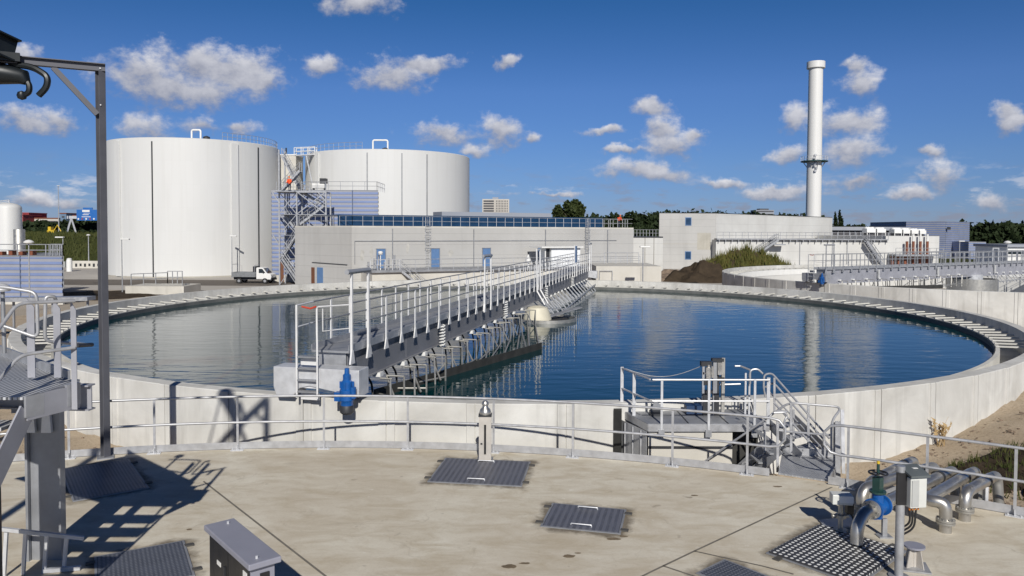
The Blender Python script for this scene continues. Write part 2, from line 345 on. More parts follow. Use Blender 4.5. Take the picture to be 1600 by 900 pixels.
# ------------------------------------------------------------------ mesh helpers
class MB:
    def __init__(s): s.v = []; s.f = []; s.m = []; s.mi = 0
    def add(s, verts, faces):
        o = len(s.v); s.v.extend([V(p) for p in verts]); s.f.extend([tuple(i + o for i in f) for f in faces]); s.m.extend([s.mi] * len(faces)); return s
    def hexa(s, b4, t4):
        return s.add(list(b4) + list(t4), [(3, 2, 1, 0), (4, 5, 6, 7), (0, 1, 5, 4), (1, 2, 6, 5), (2, 3, 7, 6), (3, 0, 4, 7)])
    def box(s, c, size, ax=None, ay=None, az=None):
        c = V(c); ax = V(ax).normalized() if ax else V((1, 0, 0))
        if ay is None and az is None: az = V((0, 0, 1)); ay = az.cross(ax).normalized()
        elif ay is None: az = V(az).normalized(); ay = az.cross(ax).normalized()
        else: ay = V(ay).normalized(); az = ax.cross(ay).normalized()
        hx, hy, hz = (ax * (size[0] / 2), ay * (size[1] / 2), az * (size[2] / 2))
        return s.hexa([c - hx - hy - hz, c + hx - hy - hz, c + hx + hy - hz, c - hx + hy - hz], [c - hx - hy + hz, c + hx - hy + hz, c + hx + hy + hz, c - hx + hy + hz])
    def bb(s, x0, x1, y0, y1, z0, z1): return s.box(((x0 + x1) / 2, (y0 + y1) / 2, (z0 + z1) / 2), (x1 - x0, y1 - y0, z1 - z0))
    def bar(s, p, q, w, h, upd=(0, 0, 1)):
        p = V(p); q = V(q); d = q - p; L = d.length; ax = d.normalized(); u = V(upd)
        ay = u.cross(ax)
        if ay.length < 1e-4: ay = V((1, 0, 0)).cross(ax) if abs(ax.x) < 0.9 else V((0, 1, 0)).cross(ax)
        return s.box((p + q) / 2, (L, w, h), ax, ay.normalized())
    def ibeam(s, p, q, w, h, t=0.012, upd=(0, 0, 1)):
        p = V(p); q = V(q); ax = (q - p).normalized(); u = V(upd); ay = u.cross(ax).normalized(); az = ax.cross(ay).normalized()
        for k in (-1, 1): s.box((p + q) / 2 + az * k * (h / 2 - t / 2), ((q - p).length, w, t), ax, ay)
        return s.box((p + q) / 2, ((q - p).length, t, h - 2 * t), ax, ay)
    def tube(s, pts, r, n=8, cap=True, radii=None):
        pts = [V(p) for p in pts]; rings = []
        t0 = (pts[1] - pts[0]).normalized(); a = V((0, 0, 1)) if abs(t0.z) < 0.9 else V((1, 0, 0))
        u = t0.cross(a).normalized()
        o = len(s.v)
        for i, p in enumerate(pts):
            if i == 0: t = t0
            elif i == len(pts) - 1: t = (pts[i] - pts[i - 1]).normalized()
            else: t = ((pts[i + 1] - p).normalized() + (p - pts[i - 1]).normalized()).normalized()
            u = (u - t * u.dot(t)).normalized(); w = t.cross(u)
            rr = radii[i] if radii else r
            for k in range(n):
                an = 2 * math.pi * k / n; s.v.append(p + (u * math.cos(an) + w * math.sin(an)) * rr)
        for i in range(len(pts) - 1):
            for k in range(n):
                k2 = (k + 1) % n; s.f.append((o + i * n + k, o + i * n + k2, o + (i + 1) * n + k2, o + (i + 1) * n + k)); s.m.append(s.mi)
        if cap:
            s.f.append(tuple(o + k for k in reversed(range(n)))); s.f.append(tuple(o + (len(pts) - 1) * n + k for k in range(n))); s.m += [s.mi] * 2
        return s
    def cyl(s, p, q, r, r2=None, n=16): return s.tube([p, q], r, n, True, [r, r if r2 is None else r2])
    def lathe(s, prof, c=(0, 0, 0), n=48, cap=True, a0=0, a1=2 * math.pi):
        c = V(c); full = abs(a1 - a0 - 2 * math.pi) < 1e-6; m = n if full else n + 1; o = len(s.v)
        for (r, z) in prof:
            for k in range(m):
                an = a0 + (a1 - a0) * k / n; s.v.append(c + V((r * math.cos(an), r * math.sin(an), z)))
        for i in range(len(prof) - 1):
            for k in range(n):
                k2 = (k + 1) % m
                s.f.append((o + i * m + k, o + i * m + k2, o + (i + 1) * m + k2, o + (i + 1) * m + k)); s.m.append(s.mi)
        if cap and full:
            if prof[0][0] > 1e-4: s.f.append(tuple(o + k for k in reversed(range(m)))); s.m.append(s.mi)
            if prof[-1][0] > 1e-4: s.f.append(tuple(o + (len(prof) - 1) * m + k for k in range(m))); s.m.append(s.mi)
        return s
    def prism(s, poly, vec):
        n = len(poly); poly = [V(p) for p in poly]; vec = V(vec)
        return s.add(poly + [p + vec for p in poly], [tuple(reversed(range(n))), tuple(range(n, 2 * n))] + [(i, (i + 1) % n, n + (i + 1) % n, n + i) for i in range(n)])
    def build(s, name, mat, parent=None, smooth=False, origin=None, fix=True, bevel=0):
        off = V((0, 0, 0))
        if parent is not None:
            p = parent
            while p is not None: off += V(p.location); p = p.parent
        elif origin is not None: off = V(origin)
        me = bpy.data.meshes.new(name)
        me.from_pydata([tuple(p - off) for p in s.v], [], s.f)
        mats = mat if isinstance(mat, (list, tuple)) else [mat]
        for x in mats: me.materials.append(M[x])
        if len(mats) > 1: me.polygons.foreach_set('material_index', s.m)
        if fix:
            bm = bmesh.new(); bm.from_mesh(me); bmesh.ops.recalc_face_normals(bm, faces=bm.faces); bm.to_mesh(me); bm.free()
        o = bpy.data.objects.new(name, me); col.objects.link(o)
        if parent is not None: o.parent = parent
        elif origin is not None: o.location = off
        if smooth:
            me.polygons.foreach_set('use_smooth', [True] * len(me.polygons)); me.set_sharp_from_angle(angle=R(38))
        if bevel:
            md = o.modifiers.new('bevel', 'BEVEL'); md.width = bevel; md.segments = 2; md.limit_method = 'ANGLE'
        return o
def arc_pts(c, r, a0, a1, n, z): return [V((c[0] + r * math.cos(a0 + (a1 - a0) * i / n), c[1] + r * math.sin(a0 + (a1 - a0) * i / n), z)) for i in range(n + 1)]
def fillet(pts, r, n=5):
    pts = [V(p) for p in pts]; out = [pts[0]]
    for i in range(1, len(pts) - 1):
        a, b, c = pts[i - 1], pts[i], pts[i + 1]
        u = (a - b); w = (c - b); k = min(r, u.length * 0.48, w.length * 0.48)
        p, q = b + u.normalized() * k, b + w.normalized() * k
        for j in range(n + 1):
            t = j / n; out.append(p * (1 - t) ** 2 + b * 2 * t * (1 - t) + q * t * t)
    out.append(pts[-1]); return out
def tag(o, label=None, cat=None, group=None, kind=None):
    if label: o['label'] = label
    if cat: o['category'] = cat
    if group: o['group'] = group
    if kind: o['kind'] = kind
    return o
def thing(name, loc, label, cat, group=None):
    o = bpy.data.objects.new(name, None); o.empty_display_size = 0.3; col.objects.link(o); o.location = loc
    return tag(o, label, cat, group)
def copy_tree(o, parent=None):
    c = o.copy(); col.objects.link(c); c.parent = parent
    for ch in list(o.children): copy_tree(ch, c)
    return c
def struct(o, label=None): return tag(o, label, kind='structure')
# ------------------------------------------------------------------ ground
from mathutils import noise as mnoise
RIM, WATER, DECK = 2.65, 2.0, 2.0
TC = V((0.52, 39.6, 0)); TR = 22.5            # the round settling tank in front
TC2 = V((43.0, 70.5, 0))                      # its twin to the right
DC = V((-3.4, -4.5, 0)); DR = 20.45           # round concrete cover in the foreground
def sstep(a, b, x):
    t = max(0.0, min(1.0, (x - a) / (b - a))); return t * t * (3 - 2 * t)
def ground_h(x, y):
    e = math.hypot(x - TC.x, y - TC.y) - TR
    if e < -0.25: return -2.2
    if math.hypot(x - TC2.x, y - TC2.y) < TR - 0.6: return -2.4
    near = 1 - sstep(30, 55, y)
    amp = (0.82 + 0.95 * sstep(8, 17, x) + 0.25 * sstep(-9, -16, x)) * near
    h = amp * (1 - sstep(2.5, 13, e))
    k = (1 - sstep(6, 16, e)) * near
    p = V((x * 0.55, y * 0.55, 0))
    h += k * (0.16 * mnoise.fractal(p, 1.0, 2.0, 4) + 0.07 * mnoise.noise(p * 4))
    if math.hypot(x - DC.x, y - DC.y) < DR + 0.3: h = min(h, 1.5)
    return h
def build_ground():
    radii = [0.0, 15, 22.0] + [22.35 + 0.35 * i for i in range(40)] + [37 + 1.0 * i for i in range(46)]
    r = 84
    while r < 6000: radii.append(r); r *= 1.22
    n = 320; vs = []; fs = []
    vs.append((TC.x, TC.y, -2.2))
    for rr in radii[1:]:
        for k in range(n):
            a = 2 * math.pi * k / n; x = TC.x + rr * math.cos(a); y = TC.y + rr * math.sin(a); vs.append((x, y, ground_h(x, y)))
    for k in range(n): fs.append((0, 1 + k, 1 + (k + 1) % n))
    for i in range(len(radii) - 2):
        for k in range(n):
            k2 = (k + 1) % n; a = 1 + i * n; fs.append((a + k, a + n + k, a + n + k2, a + k2))
    mb = MB(); mb.v = [V(v) for v in vs]; mb.f = fs; mb.m = [0] * len(fs)
    for i, f in enumerate(fs):
        c = mb.v[f[0]]; d = math.hypot(c.x - TC.x, c.y - TC.y)
        mb.m[i] = 0 if d < 42 else (2 if (d > 170 or c.y > 150) else 1)
    o = mb.build('ground', ['sand', 'yard_sand', 'meadow'], smooth=True); struct(o)
build_ground()
def flat(name, poly, z, mat):
    mb = MB(); mb.add([(x, y, z) for x, y in poly], [tuple(range(len(poly)))]); return struct(mb.build(name, mat))
flat('yard_paving', [(-130, 82), (-24, 82), (20, 78), (120, 108), (160, 150), (-130, 150)], 0.006, 'yard_paving')
flat('road', [(-130, 90), (-22, 89), (-22, 99), (-130, 100)], 0.012, 'asphalt')
def soil_patch(name, cx, cy, rx, ry, h, mat, n=60, seed=0, pw=1.6):
    mb = MB(); vs = [V((cx, cy, 0))]; 
    rings = 18
    for i in range(1, rings + 1):
        t = i / rings
        for k in range(n):
            a = 2 * math.pi * k / n; w = 1 + 0.22 * mnoise.noise(V((math.cos(a) * 1.7 + seed, math.sin(a) * 1.7, seed))) + 0.22 * mnoise.noise(V((math.cos(a) * 6 + seed, math.sin(a) * 6, seed + 2))) + 0.12 * mnoise.noise(V((math.cos(a) * 15, math.sin(a) * 15, seed)))
            x = cx + rx * t * w * math.cos(a); y = cy + ry * t * w * math.sin(a)
            z = h * (1 - t ** pw) + h * 0.30 * (1 - t * .8) * mnoise.fractal(V((x * 0.45, y * 0.45, seed)), .8, 2, 5) * 2
            vs.append(V((x, y, ground_h(x, y) + z + (0.03 if t < 1 else -0.05))))
    vs[0].z = vs[1].z
    fs = [(0, 1 + k, 1 + (k + 1) % n) for k in range(n)]
    for i in range(rings - 1):
        for k in range(n): a = 1 + i * n; fs.append((a + k, a + n + k, a + n + (k + 1) % n, a + (k + 1) % n))
    mb.v = vs; mb.f = fs; mb.m = [0] * len(fs)
    return struct(mb.build(name, mat, smooth=True))
soil_patch('mud', -41, 76, 7, 5.5, 0.15, 'dark_soil', seed=3)
soil_patch('soil_ground', 12.9, 16.9, 2.9, 1.5, 0.22, 'dark_soil', seed=5)
soil_patch('soil_ground', -9.6, 17.0, 1.5, 0.6, 0.2, 'dark_soil', seed=8)

# grass bank of the motorway, far left
def bank():
    mb = MB(); nx, ny = 60, 10; vs = []
    for j in range(ny + 1):
        for i in range(nx + 1):
            x = -300 + 250 * i / nx; y = 150 + 70 * j / ny
            z = 4.9 * sstep(0, 0.55, j / ny) + 0.5 * mnoise.noise(V((x * 0.05, y * 0.05, 1))) * sstep(0, .3, j / ny) - 0.02
            vs.append(V((x, y, z)))
    mb.v = vs; mb.f = [(j * (nx + 1) + i, j * (nx + 1) + i + 1, (j + 1) * (nx + 1) + i + 1, (j + 1) * (nx + 1) + i) for j in range(ny) for i in range(nx)]; mb.m = [0] * len(mb.f)
    struct(mb.build('grass_bank', 'meadow', smooth=True))
bank()

# ------------------------------------------------------------------ round settling tanks
def make_clarifier():
    root = thing('settling_tank', TC, 'large round concrete settling tank full of dark blue water, nearest to the camera', 'settling tank')
    NP = 68; out = []
    for i in range(NP):
        a = 2 * math.pi * (i + 0.35) / NP; w = 2 * math.pi / NP
        rib = 0.205 / TR; g = 0.012 / TR; gg = 0.010 / TR
        seq = [(-rib, TR - 0.03), (-rib + gg, TR), (-g, TR), (-g, TR - 0.035), (g, TR - 0.035), (g, TR), (rib - gg, TR), (rib, TR - 0.03)]
        for (da, r) in seq: out.append((a + da, r))
        for k in (1, 2, 3):
            out.append((a + rib + (w - 2 * rib) * k / 4, TR - 0.03))
    n = len(out); mb = MB()
    z0, z1 = -0.6, RIM
    def pt(a, r, z): return V((TC.x + r * math.cos(a), TC.y + r * math.sin(a), z))
    rin = TR - 0.42
    for (z, off) in ((z0, 0), (z1 - 0.02, 0), (z1, -0.02)):
        for a, r in out: mb.v.append(pt(a, r + off, z))
    for z in (z1, -1.8):
        for a, r in out: mb.v.append(pt(a, rin, z))
    for i in range(4):
        for k in range(n):
            k2 = (k + 1) % n; mb.f.append((i * n + k, i * n + k2, (i + 1) * n + k2, (i + 1) * n + k)); mb.m.append(0)
    mb.build('wall', 'tank_concrete', root, fix=False)
    # overflow channel: floor and inner lip
    ch = MB(); ri, ro = TR - 1.5, TR - 1.36
    zl = RIM - 0.42
    ch.lathe([(ri, -1.7), (ri, zl), (ro, zl), (ro, zl - 0.55), (rin - 0.002, zl - 0.5)], TC, 160, cap=False)
    ch.build('overflow_channel', 'rim_concrete', root, smooth=True)
    wp = MB(); wp.lathe([(ri - 0.012, WATER - 0.4), (ri - 0.012, zl - 0.03), (ri - 0.04, zl - 0.03), (ri - 0.04, WATER - 0.4)], TC, 160, cap=False)
    wp.build('scum_baffle', 'baffle_grey', root, smooth=True)
    for i in range(98):
        a = R(-31) + R(242) * i / 97
        d = V((math.cos(a), math.sin(a), 0)); t = V((-math.sin(a), math.cos(a), 0))
        b = MB(); p = TC + d * (ri + 0.02) + V((0, 0, zl + 0.035)); q = TC + d * (rin - 0.003) + V((0, 0, zl + 0.07))
        b.bar(p, q, 0.16, 0.05); b.build('cross_bar', 'rim_concrete', root)
    fl = MB(); fl.lathe([(0.0, -1.75), (rin, -1.75)], TC, 90, cap=False); fl.build('floor', 'pale_concrete', root)
    return root
CL1 = make_clarifier()
CL2 = copy_tree(CL1); CL2.location = TC2 + V((0, 0, 0.0))
tag(CL2, 'second round concrete tank at right, empty, its pale inside wall showing', 'settling tank')
wm = MB(); wm.lathe([(0.0, WATER)] + [(r, WATER) for r in (5, 10, 15, 20, TR - 1.5)], TC, 120, cap=False)
struct(wm.build('water', 'water'))

# ------------------------------------------------------------------ foreground deck and its hatches
plain('hinge_iron', (0.10, 0.095, 0.085), 0.7, 0.2, 0.2, 6)
def hatch(pxs, mat, label, handles=True, z=DECK, thick=0.012, lugs=True):
    p = [at(x, y, z=z) for x, y in pxs]; c = (p[0] + p[1] + p[2] + p[3]) / 4
    ax = ((p[1] - p[0]) + (p[2] - p[3])).normalized(); ay = V((0, 0, 1)).cross(ax)
    w = ((p[1] - p[0]).length + (p[2] - p[3]).length) / 2; h = abs(((p[0] - p[3]) + (p[1] - p[2])).dot(ay)) / 2
    root = thing('hatch_cover', c, label, 'hatch cover'); root.rotation_euler.z = math.atan2(ax.y, ax.x)
    def loc(mb, name, mt, **k): o = mb.build(name, mt, **k); o.parent = root; return o
    loc(MB().bb(-w / 2, w / 2, -h / 2, h / 2, 0.008, 0.008 + thick), 'plate', mat)
    f = MB(); e = 0.035
    f.bb(-w / 2 - e, w / 2 + e, -h / 2 - e, -h / 2 - 0.004, 0.003, 0.016); f.bb(-w / 2 - e, w / 2 + e, h / 2 + 0.004, h / 2 + e, 0.003, 0.016)
    f.bb(-w / 2 - e, -w / 2 - 0.004, -h / 2 - 0.003, h / 2 + 0.003, 0.003, 0.016); f.bb(w / 2 + 0.004, w / 2 + e, -h / 2 - 0.003, h / 2 + 0.003, 0.003, 0.016)
    loc(f, 'frame', 'galv_dull')
    if handles:
        for s in (-1, 1):
            hb = MB().tube(fillet([(-0.16, s * h * 0.39, 0.03), (-0.16, s * h * 0.39, 0.05), (0.16, s * h * 0.39, 0.05), (0.16, s * h * 0.39, 0.02)], 0.02, 3), 0.010, 6)
            loc(hb, 'handle', 'galv_light', smooth=True)
    if lugs:
        for sx in (-1, 1):
            for sy in (-1, 1):
                loc(MB().box((sx * (w / 2 + 0.08), sy * h * 0.36, 0.012), (0.12, 0.09, 0.02)), 'hinge', 'hinge_iron')
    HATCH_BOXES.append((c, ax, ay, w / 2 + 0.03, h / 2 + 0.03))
    return root
hatch([(695, 717), (826, 723), (813, 760), (674, 753)], 'plate_ribbed', 'grey blue steel hatch plate at the foot of the short grey pillar')
hatch([(873, 788), (981, 800), (960, 832), (840, 823)], 'plate_ribbed', 'square ribbed steel hatch with two white handles alone in the middle of the deck')
hatch([(131, 876), (264, 851), (322, 896), (176, 925)], 'plate_tear', 'chequered steel hatch beside the grey cabinet, bottom left', handles=False)
H4 = hatch([(1189, 871), (1272, 829), (1420, 855), (1352, 907)], 'plate_stud', 'large dark hatch covered in rows of white studs, under the blue valve', handles=False, thick=0.03)
hatch([(1088, 899), (1129, 880), (1200, 899), (1162, 921)], 'plate_tear', 'dark dotted steel hatch cut off by the bottom edge right of centre', handles=False, lugs=False)
hatch([(92, 735), (172, 724), (258, 757), (124, 783)], 'plate_tear', 'wide steel hatch lying in shade behind the access platform', handles=False)
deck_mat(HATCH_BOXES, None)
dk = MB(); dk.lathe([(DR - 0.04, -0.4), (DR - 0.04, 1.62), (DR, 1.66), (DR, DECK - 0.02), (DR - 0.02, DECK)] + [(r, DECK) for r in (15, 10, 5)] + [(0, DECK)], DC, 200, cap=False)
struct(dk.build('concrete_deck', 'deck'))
plain('deck_stain', (0.19, 0.145, 0.09), 0.8, 0, 0.3, 6)
def stain(px, py, rx, ry, seed):
    c = at(px, py, z=DECK + 0.0025); n = 22; m = MB(); w = lambda a: 1 + .35 * mnoise.noise(V((math.cos(a) * 1.5, math.sin(a) * 1.5, seed))) + .2 * mnoise.noise(V((math.cos(a) * 4, math.sin(a) * 4, seed)))
    m.add([c + V((rx * w(2 * math.pi * k / n) * math.cos(2 * math.pi * k / n), ry * w(2 * math.pi * k / n) * math.sin(2 * math.pi * k / n), 0)) for k in range(n)], [tuple(range(n))]); struct(m.build('deck_stain', 'deck_stain'))
for i, a_ in enumerate(((797, 885, .11, .06), (820, 880, .08, .03), (889, 869, .09, .05), (903, 864, .05, .02), (958, 842, .10, .05), (974, 838, .07, .03), (296, 827, .05, .03), (1215, 760, .08, .04), (1085, 774, .07, .03))): stain(*a_, i)
def joint(pts, w=0.035):
    mb = MB(); p = [at(x, y, z=DECK + 0.003) for x, y in pts]
    for a, b in zip(p[:-1], p[1:]):
        n = V((0, 0, 1)).cross((b - a).normalized()) * w / 2
        mb.add([a - n, b - n, b + n, a + n], [(0, 1, 2, 3)])
    struct(mb.build('deck_joint', 'patch_joint'))
plain('patch_joint', (0.17, 0.155, 0.13), 0.9, 0, 0.2, 5)
joint([(318, 752), (506, 898), (530, 917)])
joint([(1300, 761), (1085, 861), (1020, 892), (1000, 902)])
joint([(1085, 861), (1190, 884), (1240, 897)])
joint([(1036, 884), (1090, 902)])

# ------------------------------------------------------------------ scraper bridge
BC = V((0.74, 39.6, 0)); BD = V((0.23, 0.9732, 0)).normalized(); BR = V((BD.y, -BD.x, 0)); BH = 22.2
def U(s, t, z): return BC + BD * (s - BH) + BR * t + V((0, 0, z))
def make_bridge():
    root = thing('scraper_bridge', BC, 'long grey scraper bridge with white railings crossing the water of the nearest tank', 'scraper bridge')
    L = 2 * BH; Z0, Z1 = 2.90, 3.66
    for sgn in (-1, 1):
        g = MB(); t = 0.37 * sgn
        g.hexa([U(0.2, t - .012, Z0), U(L - .2, t - .012, Z0), U(L - .2, t + .012, Z0), U(0.2, t + .012, Z0)],
               [U(0.2, t - .012, Z1), U(L - .2, t - .012, Z1), U(L - .2, t + .012, Z1), U(0.2, t + .012, Z1)])
        g.bar(U(0.2, t + .02 * sgn, Z0 - .011), U(L - .2, t + .02 * sgn, Z0 - .011), 0.15, 0.02)
        for i in range(1, 11): g.box(U(i * L / 11, t + sgn * 0.016, (Z0 + Z1) / 2), (0.03, 0.008, Z1 - Z0 - 0.02), BD)
        g.build('girder', 'girder_grey', root)
    MB().box(U(L / 2, 0, 3.69), (L - 0.1, 0.97, 0.05), BD).build('walkway', 'galv_dull', root)
    for sgn in (-1, 1):
        MB().box(U(L / 2, 0.485 * sgn, 3.76), (L - 0.1, 0.015, 0.19), BD).build('toe_board', 'galv', root)
    MB().box(U(.16, 0, 3.30), (.02, .72, .70), BD).build('end_plate', 'galv', root)
    # railings
    for sgn in (-1, 1):
        tt = 0.525 * sgn
        for zz in (4.87, 4.36):
            MB().tube([U(0.1, tt, zz), U(L - 0.1, tt, zz)], 0.020, 6).build('rail', 'galv_dull', root, smooth=True)
        n = 40
        for i in range(n):
            s = 1.15 + (L - 2.0) * i / (n - 1)
            p = MB(); p.box(U(s, tt, 4.24), (0.07, 0.03, 1.24), BD)
            a = U(s, tt + .018 * sgn, 3.46); w = BD * 0.135; h = V((0, 0, 1))
            p.prism([a - w, a + w, a + BD * .03 + h * .30, a - BD * .03 + h * .30], -BR * sgn * 0.03)
            p.build('post', 'post_white', root)
    # lamp hoops on the right rail
    for (s0, kind) in ((0.05, 1), (12.0, 1), (22.2, 2), (35.6, 3), (43.6, 1)):
        p = MB(); tt = 0.56; top = 5.62
        if kind == 2:
            for d in (0, 0.9):
                p.tube([U(s0 + d, tt + .45, 2.75), U(s0 + d, tt + .04, 3.45), U(s0 + d, tt, top)], 0.045, 8)
        else:
            for d in (0, 0.95):
                p.box(U(s0 + d, tt, (3.5 + top) / 2), (0.062, 0.05, top - 3.5), BD)
                a = U(s0 + d, tt + .03, 3.42); w = BD * 0.13
                p.prism([a - w, a + w, a + BD * .04 + V((0, 0, .32)), a - BD * .04 + V((0, 0, .32))], -BR * 0.04)
        f = p.build('hoop', 'post_white', root)
        if kind == 1:
            MB().cyl(U(s0 - 0.25, tt, top), U(s0 + 1.0, tt, top), 0.06, n=10).build('lamp_tube', 'galv', f, smooth=True)
        elif kind == 3:
            for d in (0.12, 0.55): MB().box(U(s0 + d, tt + .05, 5.0), (0.36, 0.03, 1.15), BD).build('panel', 'door_blue', f)
        else:
            MB().tube([U(s0, tt, top), U(s0 + .9, tt, top)], 0.035, 8).build('top_bar', 'post_white', f)
    # spiral cables hanging beside the girder
    for s in (6.9, 15.6, 25.2, 34.8):
        hp = []
        for k in range(0, 7 * 10 + 1):
            a = k / 10 * 2 * math.pi; hp.append(U(s + 0.09 * math.cos(a), 0.52 + 0.09 * math.sin(a), 3.52 - 0.70 * k / 70))
        MB().tube(hp, 0.024, 5).build('spiral_cable', 'white_paint', root, smooth=True)
        MB().cyl(U(s, .52, 3.55), U(s, .52, 2.2), 0.028, n=8).build('cable_rod', 'galv', root)
    # end carriages on the rim
    for s in (-0.35, L + 0.2):
        e = MB()
        c0 = [(-1.12, 2.92), (-1.05, 2.72), (-0.62, 2.72), (-0.45, 2.92), (-0.2, 2.98), (1.05, 2.78), (1.05, 3.40), (-1.12, 3.40)]
        e.prism([U(s - 0.27, t, z) for t, z in c0], BD * 0.54)
        ec = e.build('end_carriage', 'galv_light', root, bevel=0.012)
        for t in (-0.85, 0.78):
            MB().cyl(U(s - .09, t, 2.83), U(s + .09, t, 2.83), 0.175, n=20).build('wheel', 'black_plastic', ec, smooth=True)
    m = MB(); c = U(-0.72, 0.80, 0)
    m.lathe([(0.0, 3.46), (0.05, 3.46), (0.055, 3.34), (0.09, 3.31), (0.09, 3.19), (0.125, 3.16), (0.125, 3.0), (0.165, 2.97), (0.175, 2.74), (0.145, 2.70), (0.145, 2.62)], (c.x, c.y, 0), 20)
    for k in range(8):
        an = k * math.pi / 4; m.box((c.x + .132 * math.cos(an), c.y + .132 * math.sin(an), 3.08), (0.07, 0.012, .16), (math.cos(an), math.sin(an), 0))
    m.box(U(-0.60, .80, 2.84), (0.32, 0.26, 0.22), BD); m.box(U(-0.78, .62, 2.82), (0.16, 0.14, 0.2), BD); m.cyl(U(-0.78, .98, 3.05), U(-0.78, .98, 2.8), .07, n=10)
    mo = m.build('drive_motor', 'blue_paint', root, smooth=True)
    MB().lathe([(0.145, 2.62), (0.16, 2.60), (0.16, 2.46), (0.12, 2.42), (0.0, 2.42)], (c.x, c.y, 0), 18).build('motor_foot', 'dark_steel', mo, smooth=True)
    # access ladder at the near end
    ld = MB(); sl = -0.72; t0, t1 = -0.46, 0.06
    ld.tube([U(sl, t0, 2.72), U(sl, t0, 4.86)], 0.026, 8); ld.tube([U(sl, t1, 2.72), U(sl, t1, 4.05), U(sl + .05, t1 - .03, 4.2), U(sl + .05, t1 - .03, 4.84)], 0.022, 8)
    lo = ld.build('ladder', 'post_white', root, smooth=True)
    for z in (2.86, 3.13, 3.40, 3.67):
        MB().box(U(sl + .06, (t0 + t1) / 2, z), (0.16, t1 - t0 - .04, 0.03), BD).build('tread', 'galv_dull', lo)
        MB().box(U(sl + .15, (t0 + t1) / 2, z - .13), (0.012, t1 - t0 - .05, 0.16), BD).build('riser', 'post_white', lo)
    gp = MB()
    gp.tube([U(sl, t0, 4.86), U(.2, -.525, 4.87)], .020, 6); gp.tube([U(sl, t0, 4.36), U(.2, -.525, 4.36)], .018, 6)
    gp.tube([U(sl + .05, t1 + .12, 4.80), U(sl + .05, t1 + .12, 4.28), U(-.05, .525, 4.28)], .014, 6); gp.tube([U(sl + .05, t1, 4.84), U(-.05, .525, 4.84)], .02, 6)
    gate = gp.build('end_gate', 'post_white', root)
    MB().tube([U(sl, t0 + .14, 4.84), U(sl, (t0 + t1) / 2 + .1, 4.80), U(sl, t1 - .02, 4.85)], .024, 6).build('barrier_chain', 'lock_red', gate)
    # scraper frames under the near half, tied to the floating skimmer beam
    sk0, sk1 = at(585, 617, z=WATER + 0.1), at(846, 541, z=WATER + 0.1)
    MB().bar(sk0, sk1, 0.05, 0.30).build('skimmer_beam', 'tar_black', root)
    nb = 11
    for i in range(nb):
        s = 1.9 + 1.72 * i
        if s > 20.3: break
        pb = U(s, 0.45, Z0 - 0.06)
        MB().box(U(s, 0.43, Z0 - 0.07), (0.22, 0.22, 0.11), BD).build('bracket', 'white_paint', root)
        f = MB(); o = U(s + .1, 0.62, Z0 - 0.12); e = U(s + .1, 1.12, Z0 - 0.12)
        f.tube([o, e], .026, 6); f.tube([e, U(s + .1, 1.12, WATER - .2)], .028, 6)
        f.tube([U(s - .3, 0.9, Z0 - .12), U(s - .5, 1.0, WATER - .2)], .026, 6)
        f.tube([U(s - .3, .62, Z0 - .12), U(s - .3, .95, Z0 - .12)], .024, 6)
        # tie to the skimmer
        q = U(s + .1, 1.12, WATER + .12)
        tt = max(0.02, min(0.98, i / (nb - 1))); k = sk0.lerp(sk1, tt)
        f.tube([q, k], .028, 6)
        if i % 3 == 2: f.tube([U(s + .1, 1.12, WATER + .55), sk0.lerp(sk1, min(.98, tt + .08))], .026, 6)
        f.bar(U(s + .1, 1.12, Z0 - .14), U(s + .55, .95, WATER - .2), .045, .045); f.bar(U(s + .1, .62, Z0 - .14), U(s - .35, 1.12, WATER + .1), .04, .04)
        f.build('scraper_frame', 'stainless_dull', root)
        d = MB(); d.tube(fillet([U(s + .2, -.1, Z0), U(s + .45, .05, Z0 - .42), U(s + .15, .25, WATER - .15)], .1, 3), .03, 6)
        d.tube(fillet([U(s - .35, -.1, Z0), U(s - .12, .05, Z0 - .42), U(s - .42, .2, WATER - .15)], .1, 3), .03, 6)
        d.build('scraper_arm', 'tar_black', root)
    # leaning struts under the far half
    for i in range(15):
        s = 24.4 + 1.28 * i
        MB().box(U(s, 0.43, Z0 - 0.07), (0.16, 0.2, 0.1), BD).build('bracket', 'white_paint', root)
        f = MB(); f.bar(U(s, .50, Z0 - .10), U(s - .5, 1.35, WATER - .1), .055, .055); f.bar(U(s + .4, -.3, Z0 - .08), U(s + .25, .75, WATER - .1), .05, .05)
        f.build('strut', 'galv_light', root)
    MB().tube([U(23.0, 1.5, WATER + .06), U(43.0, 1.1, WATER + .42)], .04, 6).build('strut_tie', 'galv', root)
    return root
BR1 = make_bridge()
BR2 = copy_tree(BR1)
a1 = math.atan2(BD.y, BD.x); e2 = TC2 - V((22.9, 58.3, 0)); a2 = math.atan2(e2.y, e2.x)
BR2.rotation_euler.z = a2 - a1; BR2.location = TC2 + V((0, 0, 0.0))
tag(BR2, 'grey scraper bridge over the empty second tank at far right', 'scraper bridge')

